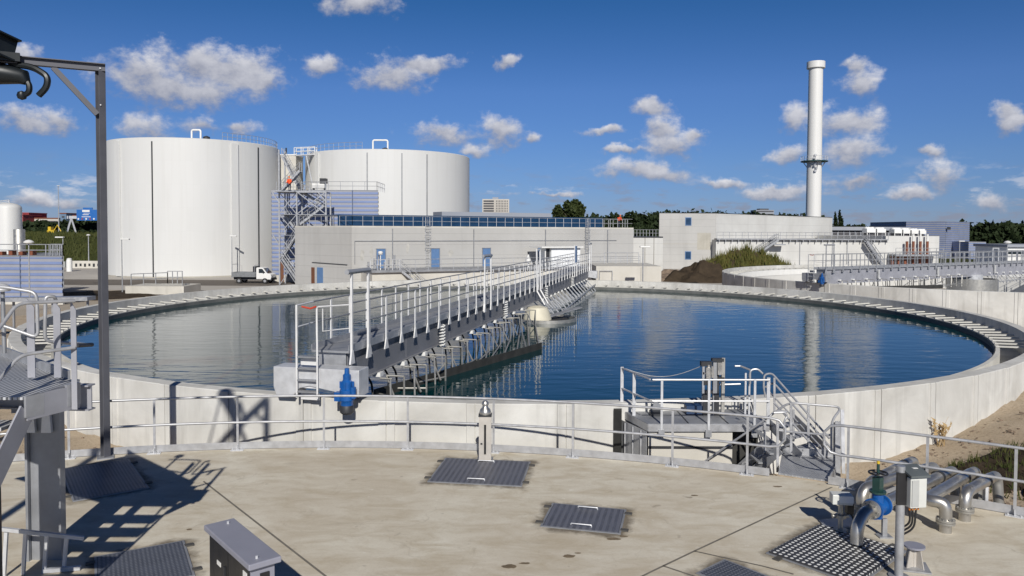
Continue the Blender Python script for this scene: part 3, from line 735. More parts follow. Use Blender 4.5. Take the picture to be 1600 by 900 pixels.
def recolour(o, mat):
    for s in o.material_slots: s.link = 'OBJECT'; s.material = M[mat]
for o in list(BR2.children_recursive):
    k = o.name.split('.')[0]
    if k in ('post', 'hoop', 'riser', 'ladder', 'end_gate'): recolour(o, 'galv')
    elif k == 'end_carriage': recolour(o, 'galv')
    elif k == 'girder':
        recolour(o, 'beam_grey'); o.data = o.data.copy()
        for v in o.data.vertices:
            if v.co.z < 3.3: v.co.z -= 0.32
for o in [c for c in BR2.children if c.name.split('.')[0] == 'hoop'][1:4]:
    for c in list(o.children): bpy.data.objects.remove(c)
    bpy.data.objects.remove(o)
for o in CL2.children:
    if o.name.split('.')[0] == 'scum_baffle': recolour(o, 'white_paint')
    if o.name.split('.')[0] in ('overflow_channel', 'floor'): recolour(o, 'white_concrete')
# centre well under the bridge, and the one of the twin tank
def wells():
    c = V((1.72, 38.9, 0))
    r = thing('centre_well', c, 'low round well with a cream drum at the tank centre, half under the bridge', 'centre well')
    MB().lathe([(1.62, WATER - .4), (1.62, WATER + .16), (1.55, WATER + .16), (1.55, WATER - .4)], c, 48, cap=False).build('ring', 'stainless_dull', r, smooth=True)
    MB().lathe([(1.2, WATER - .3), (1.2, WATER + .1), (0, WATER + .1)], c, 32, cap=False).build('inner_lid', 'tar_black', r)
    cc = V((1.30, 38.35, 0))
    MB().lathe([(0.72, WATER - .2), (0.72, WATER + .2), (0.52, WATER + .72), (0.2, WATER + .80), (0, WATER + .80)], cc, 28, cap=False).build('drum', 'cream_paint', r, smooth=True)
    p = MB(); p.bar((1.7, 38.2, WATER + .22), (3.6, 39.6, WATER + .62), .35, .05); p.bar((1.5, 38.1, WATER + .7), (2.9, 39.3, WATER + .55), .05, .06); p.build('drain_flap', 'galv_dull', r)
    c = TC2
    r = thing('centre_well', c, 'shiny steel drum at the centre of the second tank, under its bridge', 'centre well')
    MB().lathe([(2.05, -1.7), (2.05, 2.35), (1.95, 2.35), (1.95, -1.7)], c, 48, cap=False).build('drum', 'stainless_dull', r, smooth=True)
    MB().lathe([(0.9, 2.2), (0.9, 2.72), (0, 2.72)], c, 24, cap=False).build('bearing', 'galv_light', r, smooth=True)
wells()
# ------------------------------------------------------------------ far and middle ground
def X(px, d): return at(px, 360, y=d).x
def Zt(px, py, d): return at(px, py, y=d).z
UP = V((0, 0, 1))
def hit(c, r, px):
    """front point of an upright round shell seen in a pixel column"""
    d = ray(px, 360); d = V((d.x, d.y)).normalized(); cc = V((c[0], c[1])); b = d.dot(cc); q = b * b - (cc.length_squared - r * r)
    return d * (b - math.sqrt(max(q, 0)))
def railing_mesh(pts, h=1.1, step=1.2, r=0.025, mids=1, mb=None, toe=False):
    mb = mb or MB(); pts = [V(p) for p in pts]
    for a, b in zip(pts[:-1], pts[1:]):
        n = max(1, round((b - a).length / step))
        for i in range(n + 1):
            p = a.lerp(b, i / n); mb.bar(p, p + UP * h, r * 1.8, r * 1.8)
        for k in range(mids + 1):
            z = UP * (h * (k + 1) / (mids + 1)); mb.tube([a + z, b + z], r, 5)
        if toe: mb.bar(a + UP * .08, b + UP * .08, .012, .15)
    return mb
def clad(mb, p, q, z0, z1, pitch=0.54, depth=0.05):
    """horizontal trapezoid cladding: flat blue crowns and paler sloping webs (two material slots)"""
    p = V((p[0], p[1], 0)); q = V((q[0], q[1], 0)); e = (q - p).normalized(); nrm = V((e.y, -e.x, 0))
    z = z0
    while z < z1 - 1e-3:
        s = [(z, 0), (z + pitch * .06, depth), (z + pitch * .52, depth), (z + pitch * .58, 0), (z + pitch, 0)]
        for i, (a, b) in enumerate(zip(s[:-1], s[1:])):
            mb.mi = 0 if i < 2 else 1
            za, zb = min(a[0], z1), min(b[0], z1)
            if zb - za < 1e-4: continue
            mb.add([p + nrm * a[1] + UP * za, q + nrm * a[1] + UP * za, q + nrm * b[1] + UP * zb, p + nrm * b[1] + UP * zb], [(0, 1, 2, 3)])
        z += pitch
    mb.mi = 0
def clad_block(name, poly, z0, z1, label, cat, roofmat='roof_grey', mats=('clad_blue', 'clad_grey'), pitch=0.54):
    c = sum((V((x, y, 0)) for x, y in poly), V()) / len(poly); root = thing(name, (c.x, c.y, z0), label, cat)
    mb = MB()
    for a, b in zip(poly, poly[1:] + poly[:1]): clad(mb, a, b, z0, z1 - 0.12, pitch)
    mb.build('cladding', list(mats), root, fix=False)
    r = MB(); r.prism([(x, y, z1 - 0.12) for x, y in poly], (0, 0, 0.14)); r.build('roof', roofmat, root)
    return root
def at_root(mb, name, mat, root, **k): return mb.build(name, mat, root, **k)

# two white digester tanks
def white_tank(c, r, h, seams, label, loop, strips):
    root = thing('digester_tank', (c[0], c[1], 0), label, 'storage tank')
    s = MB(); s.lathe([(r, -.2), (r, h - .02), (r - .1, h + .06), (r * .6, h + .45), (0, h + .9)], (c[0], c[1], 0), 120, cap=False); s.build('shell', 'tank_white', root, smooth=True)
    for px in seams:
        p = hit(c, r, px); t = V((p.x - c[0], p.y - c[1], 0)).normalized()
        MB().box((p.x + t.x * .03, p.y + t.y * .03, h / 2 - .2), (0.16, 0.10, h - .6), (-t.y, t.x, 0)).build('cable_duct', 'dark_steel' if px in (239, 404) else 'galv_dull', root)
    for px in strips:
        p = hit(c, r, px); t = V((p.x - c[0], p.y - c[1], 0)).normalized()
        MB().box((p.x + t.x * .12, p.y + t.y * .12, h / 2 - .1), (1.0, 0.20, h - .45), (-t.y, t.x, 0)).build('pipe_casing', 'tank_white', root)
    b = MB(); b.lathe([(r + .02, 0.0), (r + .06, 0), (r + .06, .15), (r + .02, .18)], (c[0], c[1], 0), 90, cap=False); b.build('plinth', 'patch_concrete', root)
    (x0, x1, yt) = loop; d = c[1] - 2
    a = at(x0, 360, y=d); bb_ = at(x1, 360, y=d); zt = Zt(x0, yt, d)
    MB().tube(fillet([(a.x, d, h), (a.x, d, zt), (bb_.x, d, zt), (bb_.x, d, h)], .3), .14, 8).build('vent_pipe', 'white_paint', root, smooth=True)
    q = at(x1 + (9 if x0 < 400 else -4), 360, y=d)
    m = MB(); m.lathe([(.3, h + .2), (.3, h + .9), (.5, h + .95), (.5, h + 1.35), (.1, h + 1.5), (0, h + 1.5)], (q.x, d, 0), 12); m.build('mixer_motor', 'dark_steel', root, smooth=True)
    return root
T1C = (-48.2, 115.2); T2C = (-20.7, 126.9)
t1 = white_tank(T1C, 12.2, 19.1, [239, 404], 'big white cylindrical tank at left with two dark vertical lines', (301, 315, 203), [367, 186])
t2 = white_tank(T2C, 13.5, 18.75, [574, 628, 667], 'big white cylindrical tank rising behind the blue clad building', (583, 606, 219), [497])
def tank_rail(c, r, h, a0, a1, root):
    mb = MB(); n = 26; pts = [V((c[0] + (r - .3) * math.cos(a0 + (a1 - a0) * i / n), c[1] + (r - .3) * math.sin(a0 + (a1 - a0) * i / n), h)) for i in range(n + 1)]
    for z in (.55, 1.1): mb.tube([p + UP * z for p in pts], .03, 5)
    for p in pts: mb.bar(p, p + UP * 1.1, .04, .04)
    mb.build('roof_railing', 'galv', root)
tank_rail(T1C, 12.2, 19.1, R(-50), R(40), t1); tank_rail(T2C, 13.5, 18.75, R(150), R(262), t2)

# narrow concrete tower and white gangway between the tanks
def gap_things():
    d = 119; x0, x1 = X(437, d), X(463, d); zt = Zt(450, 243, d)
    r = thing('lift_tower', ((x0 + x1) / 2, d, 0), 'narrow pale concrete tower between the two white tanks', 'tower')
    MB().bb(x0, x1, d, d + 4, 0, zt).build('wall', 'pale_concrete', r); MB().bb(x0 - .1, x1 + .1, d - .1, d + 4.1, zt, zt + .2).build('roof', 'white_paint', r)
    MB().cyl((x0 + .8, d + 1, zt + .2), (x0 + .8, d + 1, zt + 1.3), .12).build('vent', 'dark_steel', r)
    d = 117; g = thing('gangway', (X(476, d), d, 0), 'small white gangway with railings at the top left edge of the right white tank', 'gangway')
    a, b = V((X(462, d), d, Zt(462, 243, d))), V((X(490, d), d + 1.5, Zt(490, 240, d)))
    MB().bar(a, b, 1.1, .15).build('deck', 'galv_light', g)
    for s in (-.55, .55): railing_mesh([a + V((0, s, 0)), b + V((0, s, 0))], 1.15, 1.0, .05).build('railing', 'white_paint', g)
    MB().bar(a + V((1.6, .3, 0)), V((a.x + 3.0, d + 1, a.z - 7.5)), .15, .15).build('prop', 'galv_light', g)
gap_things()

# blue clad building in front of the tanks
def blue_building():
    d = 96; x0, x1 = X(425, d), X(591, d); zt = Zt(500, 297, d)
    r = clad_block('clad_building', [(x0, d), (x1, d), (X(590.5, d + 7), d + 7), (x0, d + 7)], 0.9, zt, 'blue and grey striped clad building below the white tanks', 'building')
    MB().bb(x0 + .02, x1 - 1.4, d + .03, d + 6.9, -.1, .9).build('plinth', 'pale_concrete', r)
    railing_mesh([(x0 + 4, d + .3, zt), (x1 - .2, d + .3, zt), (x1 - .2, d + 6, zt)], 1.1, 1.5, .03).build('roof_railing', 'galv', r)
    MB().bb(X(436, d), X(443, d), d - .06, d + .05, .02, 2.6).build('door', 'door_brown', r)
    MB().box((X(449.5, d), d - .04, zt / 2), (.10, .1, zt - 1)).build('downpipe', 'galv_dull', r)
    for px in (551,): MB().box((X(px, d), d - .03, zt - 2.2), (.12, .08, 4.4)).build('cover_strip', 'clad_dark', r)
    q = thing('roof_unit', (X(500, d + 2), d + 2, zt), 'white and black machine standing on the blue clad roof', 'machine')
    x = X(500, d + 2); MB().bb(x - .9, x + .7, d + 1.6, d + 2.6, zt + .35, zt + .95).build('housing', 'white_paint', q); MB().bb(x + .1, x + .9, d + 1.5, d + 2.5, zt + .96, zt + 1.6).build('motor', 'dark_steel', q)
    f = MB()
    for s in (-.8, .6): f.bb(x + s - .06, x + s + .06, d + 1.8, d + 2.4, zt, zt + .35)
    f.build('foot', 'dark_steel', q)
blue_building()

# long concrete building
F0 = V((-17.4, 82, 0)); FE = V((33.3, 16.7, 0)).normalized(); FN = V((FE.y, -FE.x, 0)); FL = 37.2; FZ = 7.1
def Fp(t, n=0.0, z=0.0): return F0 + FE * t + FN * n + UP * z
def f_at(px):
    d = ray(px, 360); k = d.x / d.y     # x = k y
    return (k * F0.y - F0.x) / (FE.x - k * FE.y)
def long_building():
    r = thing('process_building', Fp(18), 'long pale concrete building with a dark blue roof band and blue doors', 'building')
    Lp = (-25.3, 88.0)
    poly = [Lp, (F0.x, F0.y), (Fp(FL).x, Fp(FL).y), (Fp(FL, -13).x, Fp(FL, -13).y), (-23.0, 93.8), (-26, 95.5)]
    MB().prism([(x, y, -.2) for x, y in poly], (0, 0, FZ + .2 - .16)).build('wall', 'building_concrete', r)
    MB().prism([(x, y, FZ - .16) for x, y in poly], (0, 0, .16)).build('roof_slab', 'pale_concrete', r)
    b = MB(); ta, tb = -1.0, f_at(957)
    A = [Fp(ta, -2.2), Fp(tb, -2.2), Fp(tb, -9), Fp(ta, -9)]
    clad(b, (A[0].x, A[0].y), (A[1].x, A[1].y), FZ + .01, 8.25, .38, .03); clad(b, (A[1].x, A[1].y), (A[2].x, A[2].y), FZ + .01, 8.25, .38, .03)
    b.build('roof_band', ['band_blue', 'band_blue'], r, fix=False)
    MB().prism([p + UP * 8.25 for p in A], (0, 0, .12)).build('band_roof', 'band_blue', r)
    A = [Fp(f_at(715), -5), Fp(f_at(892), -5), Fp(f_at(892), -8), Fp(f_at(715), -8)]
    MB().prism([p + UP * 8.38 for p in A], (0, 0, .55)).build('roof_light', 'far_grey', r)
    railing_mesh([Fp(0.1, -.12, FZ), Fp(FL - .1, -.12, FZ), Fp(FL - .1, -9, FZ)], 1.1, 1.15, .028).build('roof_railing', 'galv', r)
    railing_mesh([V((Lp[0] + .3, Lp[1] + .3, FZ)), Fp(0.1, -.12, FZ)], 1.1, 1.1, .028).build('roof_railing', 'galv', r)
    for px, in ((595,), (680,), (760,), (846,)):
        t = f_at(px); o = MB(); o.box(Fp(t, .03, 2.44 + 1.06), (.98, .06, 2.1), FE); dd = o.build('door', 'door_blue', r); fm = MB(); fm.box(Fp(t - .53, .05, 3.5), (.07, .10, 2.16), FE); fm.box(Fp(t + .53, .05, 3.5), (.07, .10, 2.16), FE); fm.box(Fp(t, .05, 4.59), (1.13, .10, .07), FE); fm.build('door_frame', 'galv_dull', r)
        MB().box(Fp(t + .35, .075, 3.45), (.10, .03, .05), FE).build('handle', 'galv', dd)
    sd_ = V((F0.x - Lp[0], F0.y - Lp[1], 0)); sl = sd_.length; se = sd_.normalized(); sn = V((se.y, -se.x, 0))
    def sp(px):
        d = ray(px, 360); k = d.x / d.y; t = (k * Lp[1] - Lp[0]) / (se.x - k * se.y); return V((Lp[0], Lp[1], 0)) + se * t
    MB().box(sp(500) + sn * .03 + UP * 1.2, (1.0, .06, 2.4), se).build('door', 'door_blue', r); MB().box(sp(489) + sn * .03 + UP * 1.2, (.55, .06, 2.35), se).build('door', 'door_brown', r)
    MB().bar(sp(488) + sn * .06 + UP * 2.95, sp(543) + sn * .06 + UP * 2.85, .06, .06).build('cable_pipe', 'dark_steel', r)
    for px in (613, 740, 852, 949):
        t = f_at(px); MB().box(Fp(t, .07, 4.6), (.09, .1, 4.4), FE).build('downpipe', 'galv_dull', r)
    MB().bar(Fp(.3, .06, 5.45), Fp(f_at(963), .06, 5.45), .05, .06).build('cable_pipe', 'galv_dull', r)
    MB().box(Fp(.3, .07, 4.2), (.05, .06, 2.5), FE).build('cable_pipe', 'galv_dull', r)
    # damp stains are patches of their own
    for px, w, h, z in ((566, .35, 1.3, 3.9), (580, .25, 1.4, 4.2), (637, .25, 1.2, 4.6), (704, .5, .8, 4.0)):
        t = f_at(px); m = MB(); n = 12
        m.add([Fp(t + w * .7 * math.cos(2 * math.pi * k / n) * (.5 + .9 * random.random()), .006, z + h * .5 * math.sin(2 * math.pi * k / n)) for k in range(n)], [tuple(range(n))]); m.build('damp_patch', 'damp', r)
    # caged ladders
    for px in (667, 916):
        t = f_at(px); lo = MB()
        for s in (-.22, .22): lo.bar(Fp(t + s, .25, 2.5), Fp(t + s, .25, FZ + 1.1), .05, .04)
        for k in range(18): lo.bar(Fp(t - .22, .25, 2.7 + .3 * k), Fp(t + .22, .25, 2.7 + .3 * k), .025, .025)
        l_ = lo.build('ladder', 'galv', r); cg = MB()
        for k in range(6):
            z = 4.6 + k * .72; cg.tube([Fp(t + .36 * math.cos(a), .30 + .36 * math.sin(a), z) for a in [math.pi * j / 8 for j in range(9)]], .03, 4)
        for j in range(1, 8, 2):
            a = math.pi * j / 8; cg.bar(Fp(t + .36 * math.cos(a), .30 + .36 * math.sin(a), 4.6), Fp(t + .36 * math.cos(a), .30 + .36 * math.sin(a), FZ + 1.1), .035, .02)
        cg.build('safety_cage', 'galv', l_)
    return r
plain('damp', (0.43, 0.42, 0.39), 0.9, 0, 0.2, 2)
long_building()

def basin_front():
    r = thing('side_basin', Fp(16, 3), 'low concrete basin with a railed walkway along the foot of the long building', 'basin')
    t0, t1 = 1.0, f_at(968)
    A = [Fp(t0, 4.3), Fp(t1, 4.3), Fp(t1, .01), Fp(t0, .01)]
    MB().prism([p + UP * -.2 for p in A], (0, 0, 2.39)).build('wall', 'pale_concrete', r)
    A = [Fp(t0 - .1, 4.62), Fp(t1 + .1, 4.62), Fp(t1 + .1, .02), Fp(t0 - .1, .02)]
    MB().prism([p + UP * 2.19 for p in A], (0, 0, .25)).build('walkway', 'galv_dull', r)
    railing_mesh([Fp(t0 + 3.2, 4.5, 2.44), Fp(t1, 4.5, 2.44)], 1.1, 1.5, .03).build('railing', 'galv', r)
    s = MB(); a, b = Fp(t0 + 3.0, 4.0, 2.4), Fp(t0 + 5.8, 5.4, 0.0)
    for k in (-.5, .5):
        o = FN * k; s.bar(a + o, b + o, .05, .24); s.tube([a + o + UP * 1.05, b + o + UP * 1.05], .03, 5); s.tube([a + o + UP * .55, b + o + UP * .55], .03, 5)
        for q in (0, .33, .66, 1): p = a.lerp(b, q) + o; s.bar(p, p + UP * 1.05, .05, .05)
    for k in range(10): p = a.lerp(b, (k + .5) / 10); s.box(p, (.28, 1.0, .04), FE)
    s.build('stair', 'galv', r)
    # valve gear at its left end
    v = thing('valve_gear', Fp(1.6, 3.2, 2.44), 'cluster of grey pipes and valve stems at the left end of the low basin walkway', 'valves')
    m = MB()
    for k in range(6): m.cyl(Fp(.9 + .55 * k, 3.3 + .3 * (k % 2), 2.44), Fp(.9 + .55 * k, 3.3 + .3 * (k % 2), 3.3 + .35 * (k % 3)), .10, n=8)
    m.bar(Fp(.7, 3.4, 2.9), Fp(4.2, 3.5, 2.9), .12, .12); m.build('pipe', 'galv', v)
    railing_mesh([Fp(.8, 4.4, 2.44), Fp(4.0, 4.4, 2.44)], 1.1, .8, .035).build('railing', 'galv_light', v)
    p = Fp(2.0, 4.0, 2.44); MB().lathe([(.05, 0), (.05, 1.6), (.22, 1.65), (.28, 1.85), (.18, 1.98), (0, 2.0)], p, 10).build('lamp', 'white_paint', v, smooth=True)
    h = thing('hydrant', Fp(f_at(800), 4.2, 2.44), 'small white hydrant post on the basin walkway left of the white cabin', 'hydrant')
    MB().lathe([(.12, 0), (.12, .5), (.26, .55), (.3, .9), (.22, 1.15), (.12, 1.2), (.12, 1.45), (0, 1.5)], Fp(f_at(800), 4.2, 2.44), 12).build('body', 'white_paint', h, smooth=True)
    MB().cyl(Fp(f_at(800), 4.2, 3.9), Fp(f_at(800), 4.2, 4.2), .08).build('cap', 'dark_steel', h)
basin_front()
plain('cabin_white', (0.80, 0.82, 0.83), 0.5, 0, 0.03, 1)
def cabin():
    t0, t1 = f_at(837), f_at(881); r = thing('site_cabin', Fp((t0 + t1) / 2, 3, 2.44), 'white cabin with a flat overhanging roof behind the bridge railing', 'cabin')
    A = [Fp(t0, 3.9), Fp(t1, 3.9), Fp(t1, 1.2), Fp(t0, 1.2)]
    MB().prism([p + UP * 2.44 for p in A], (0, 0, 2.2)).build('wall', 'cabin_white', r)
    ta = f_at(820); A = [Fp(ta, 4.3), Fp(t1 + .2, 4.3), Fp(t1 + .2, 1.0), Fp(ta, 1.0)]
    MB().prism([p + UP * 4.64 for p in A], (0, 0, .16)).build('roof', 'white_paint', r)
    MB().box(Fp(f_at(833), 3.6, 3.55), (.55, .06, 2.1), FE).build('open_door', 'dark_steel', r); MB().box(Fp(f_at(829), 3.7, 3.54), (.12, .12, 2.18), FE).build('roof_post', 'white_paint', r)
cabin()
def low_wall():
    d = 71; x0, x1 = X(932, d), X(1034, d); zt = Zt(980, 416, d)
    r = thing('low_basin', ((x0 + x1) / 2, d, 0), 'low plain concrete block beyond the far end of the nearest bridge', 'basin')
    MB().bb(x0, x1, d, d + 8, -.2, zt).build('wall', 'pale_concrete', r); MB().bb(x0 + 4.2, x0 + 4.23, d - .012, d, 0, zt - .1).build('joint', 'patch_joint', r)
    f = MB().tube([(x0 + .3, d - .15, 1.6), (x0 + .3, d - .15, 2.9), (x0 + 1.5, d - .15, 2.9), (x0 + 1.5, d - .15, 1.6)], .04, 5); f.build('hoop', 'galv', r)
    railing_mesh([(x0 + 1.5, d + 6, zt), (x0 + 5, d + 6, zt)], 1.1, 1.1, .03, mb=None).build('railing', 'galv', r)
    d = 112; x0, x1 = X(980, d), X(1036, d); zt = Zt(1010, 371, d)
    r = thing('panel_building', ((x0 + x1) / 2, d, 0), 'low pale panel building in the gap between the two concrete buildings', 'building')
    MB().bb(x0, x1, d, d + 8, -.2, zt).build('wall', 'white_concrete', r); MB().bb(x0, x1, d - .1, d + 8, zt, zt + .14).build('roof', 'dark_steel', r)
    for px in (1008, 1022): MB().box((X(px, d), d - .02, zt / 2), (.07, .05, zt)).build('joint', 'patch_joint', r)
    railing_mesh([(x0, d + 3, zt + .14), (x1, d + 3, zt + .14)], 1.0, .5, .03).build('roof_railing', 'galv', r)
    m = MB()
    for i in range(26):
        s = .25 + .4 * random.random(); m.box((x0 + random.random() * (x1 - x0), d - 1 - random.random() * 3, s * .4), (s * 1.5, s, s), (math.cos(i), math.sin(i), .3 * math.sin(i * 3)))
    tag(m.build('rubble', 'rubble'), 'heap of dark rubble at the foot of the low panel building', 'rubble')
low_wall()

# steel stair tower in front of the blue cladding
def stair_tower():
    d = 92.0; r = thing('stair_tower', (X(458, d), d, 0), 'grey steel stair tower climbing past the blue cladding to the left tank', 'stair tower')
    x0, x1, x2 = X(441, d), X(468, d), X(513, d); zt = Zt(450, 300, d); y0, y1 = d - 1.1, d + 1.2; zr = FZ
    for x in (x0, x1):
        for y in (y0, y1): MB().bar((x, y, 0), (x, y, zt + (5 if x == x0 else 0)), .16, .16).build('column', 'galv', r)
    for y in (y0, y1): MB().bar((x2, y, zr), (x2, y, zt), .16, .16).build('column', 'galv', r)
    lv = [Zt(450, yy, d) for yy in (404, 367, 335, 301)]
    for z in lv: MB().bb(x0 - .3, x1 + .1, y0, y1, z - .06, z).build('landing', 'galv_dull', r)
    MB().bb(x0 - .2, x1, y0 - 1.2, y0, zt - .1, zt).build('landing', 'galv_dull', r); MB().bb(x1 + .1, x2, y0, y1, zt - .12, zt).build('landing', 'galv_dull', r); MB().bb(x1 + .1, x2, y0, y1, Zt(490, 335, d) - .1, Zt(490, 335, d)).build('landing', 'galv_dull', r)
    def flight(a, b, w=.9):
        m = MB(); a = V(a); b = V(b); n = max(3, int(abs(a.z - b.z) / .21)); o = V((0, w / 2, 0))
        for s in (-1, 1):
            m.bar(a + o * s, b + o * s, .05, .25); m.tube([a + o * s + UP * 1.0, b + o * s + UP * 1.0], .035, 5); m.tube([a + o * s + UP * .5, b + o * s + UP * .5], .03, 5)
            for k in range(4): p = a.lerp(b, k / 3) + o * s; m.bar(p, p + UP, .05, .05)
        for k in range(n): m.box(a.lerp(b, (k + .5) / n), (.26, w, .04))
        m.build('flight', 'galv', r)
    flight((X(447, d), y0, lv[0]), (X(470, d - 1.5), y0 - .3, 0.0))
    flight((x0 + .2, y0 + .5, lv[0]), (x1 - .1, y0 + .5, lv[1])); flight((x1 - .1, y1 - .5, lv[1]), (x0 + .2, y1 - .5, lv[2]))
    flight((x1 + .3, y0 + .5, FZ + .2), (x2 - .3, y0 + .5, Zt(490, 322, d))); flight((x2 - .5, y1 - .5, Zt(490, 322, d)), (x1 + .2, y1 - .5, zt))
    flight((X(466, d), y1, zt + .3), (X(438, d), y1, Zt(440, 243, d)))
    flight((X(446, d), y0, zt + .2), (X(474, d), y0, Zt(472, 268, d)))
    b = MB()
    for za, zb in zip([0] + lv[:-1], lv):
        b.bar((x0, y0 - .06, za), (x1, y0 - .06, zb), .08, .08); b.bar((x1, y0 - .08, za), (x0, y0 - .08, zb), .08, .08)
    b.bar((x1, y0, Zt(480, 335, d)), (x2, y0, zt), .1, .1); b.bar((x2, y0 - .05, Zt(480, 335, d)), (x1, y0 - .05, zt), .1, .1); b.bar((x2 - 1, y0, zt), (x2, y0, zt - 1.2), .12, .12); b.bar((x0 - .9, y0, zt), (x0 + .1, y0, zt - 1.4), .14, .14); b.bar((x0 - .8, y0, lv[1]), (x0, y0, lv[1] - 1.2), .14, .14)
    b.bar((x0 - .9, y0, zt), (x2, y0, zt), .15, .25)
    b.build('brace', 'galv', r)
    railing_mesh([(x0 - .3, y0, zt), (x2, y0, zt)], 1.1, 1.0, .03).build('railing', 'galv', r)
    return zt
ST_Z = stair_tower()

# person from a skinned joint skeleton
def person(name, loc, rz, label, pose, vest='orange_vest'):
    root = thing(name, loc, label, 'person'); root.rotation_euler.z = rz
    J, E, Rr = pose
    me = bpy.data.meshes.new('body'); me.from_pydata(J, E, []); ob = bpy.data.objects.new('body', me); col.objects.link(ob); ob.parent = root
    md = ob.modifiers.new('skin', 'SKIN'); md.use_smooth_shade = True
    for i, v in enumerate(me.skin_vertices[0].data): v.radius = Rr[i]; v.use_root = (i == 0)
    s = ob.modifiers.new('sub', 'SUBSURF'); s.levels = 1; s.render_levels = 1
    me.materials.append(M['dark_cloth'])
    return root
def stand_pose(lean=0.0, arms=0.0):
    def L(x, y, z): return (x, y + max(0, z - .95) * lean, z - max(0, z - .95) * lean * lean * .5)
    J = [L(0, 0, .95), L(0, 0, 1.15), L(0, 0, 1.42), L(0, 0, 1.52), L(.09, 0, .90), (.10, 0, .5), (.10, 0, .08), (.10, .16, .05), L(-.09, 0, .90), (-.10, 0, .5), (-.10, 0, .08), (-.10, .16, .05),
         L(.19, 0, 1.41), L(.25, .04 + arms * .1, 1.13), L(.22, .22 + arms * .2, 1.02), L(-.19, 0, 1.41), L(-.25, .04 + arms * .1, 1.13), L(-.22, .22 + arms * .2, 1.02)]
    E = [(0, 1), (1, 2), (2, 3), (0, 4), (4, 5), (5, 6), (6, 7), (0, 8), (8, 9), (9, 10), (10, 11), (2, 12), (12, 13), (13, 14), (2, 15), (15, 16), (16, 17)]
    Rr = [(.15, .11), (.15, .11), (.16, .11), (.06, .06), (.095, .095), (.07, .07), (.05, .05), (.04, .04), (.095, .095), (.07, .07), (.05, .05), (.04, .04), (.07, .07), (.05, .05), (.035, .035), (.07, .07), (.05, .05), (.035, .035)]
    return J, E, Rr, L
def worker(loc, rz, label, lean):
    J, E, Rr, L = stand_pose(lean, .5); r = person('person', loc, rz, label, (J, E, Rr))
    def part(mb, name, mat, **k): o = mb.build(name, mat, **k); o.parent = r; return o
    # jacket over torso and sleeves
    jk = MB()
    prof = [(.92, .19, .13), (1.0, .185, .135), (1.2, .19, .135), (1.38, .21, .13), (1.46, .13, .10), (1.5, .07, .07)]
    n = 14; o = 0
    for (z, rx, ry) in prof:
        for k in range(n): a = 2 * math.pi * k / n; jk.v.append(V(L(rx * math.cos(a), ry * math.sin(a), z)))
    for i in range(len(prof) - 1):
        for k in range(n): k2 = (k + 1) % n; jk.f.append((i * n + k, i * n + k2, (i + 1) * n + k2, (i + 1) * n + k)); jk.m.append(0)
    for q in (12, 15): jk.tube([V(J[q]), V(J[q + 1]), V(J[q + 2])], .07, 8, radii=[.085, .068, .055])
    part(jk, 'jacket', 'orange_vest', smooth=True)
    h = MB(); c = V(L(0, .03, 1.65)); h.lathe([(0, -.12), (.05, -.11), (.075, -.04), (.085, .02), (.08, .07), (.05, .11), (0, .12)], c, 12); h.box(c + V((0, .09, -.01)), (.03, .035, .05))
    hd = part(h, 'head', 'skin', smooth=True)
    for q in (14, 17):
        m = MB(); p = V(J[q]); m.box(p + V((0, .05, -.01)), (.075, .09, .035))
        for k in range(4): m.bar(p + V((-.03 + .02 * k, .09, -.01)), p + V((-.03 + .02 * k, .15 + .01 * (k in (1, 2)), -.04)), .016, .016)
        m.bar(p + V((.03 if q == 17 else -.03, .05, 0)), p + V((.065 if q == 17 else -.065, .09, -.02)), .018, .018); part(m, 'hand', 'skin')
    m = MB(); m.lathe([(.125, .035), (.115, .045), (.10, .07), (.08, .12), (.04, .15), (0, .155)], c, 14); part(m, 'hard_hat', 'hard_hat', smooth=True)
worker(Fp(f_at(975), -1.2, FZ), R(200), 'worker in bright orange clothing by the roof railing of the long building', .55)
worker((X(453, 90.4), 90.4, ST_Z), R(170), 'worker in an orange jacket high on the steel stair tower', .15)

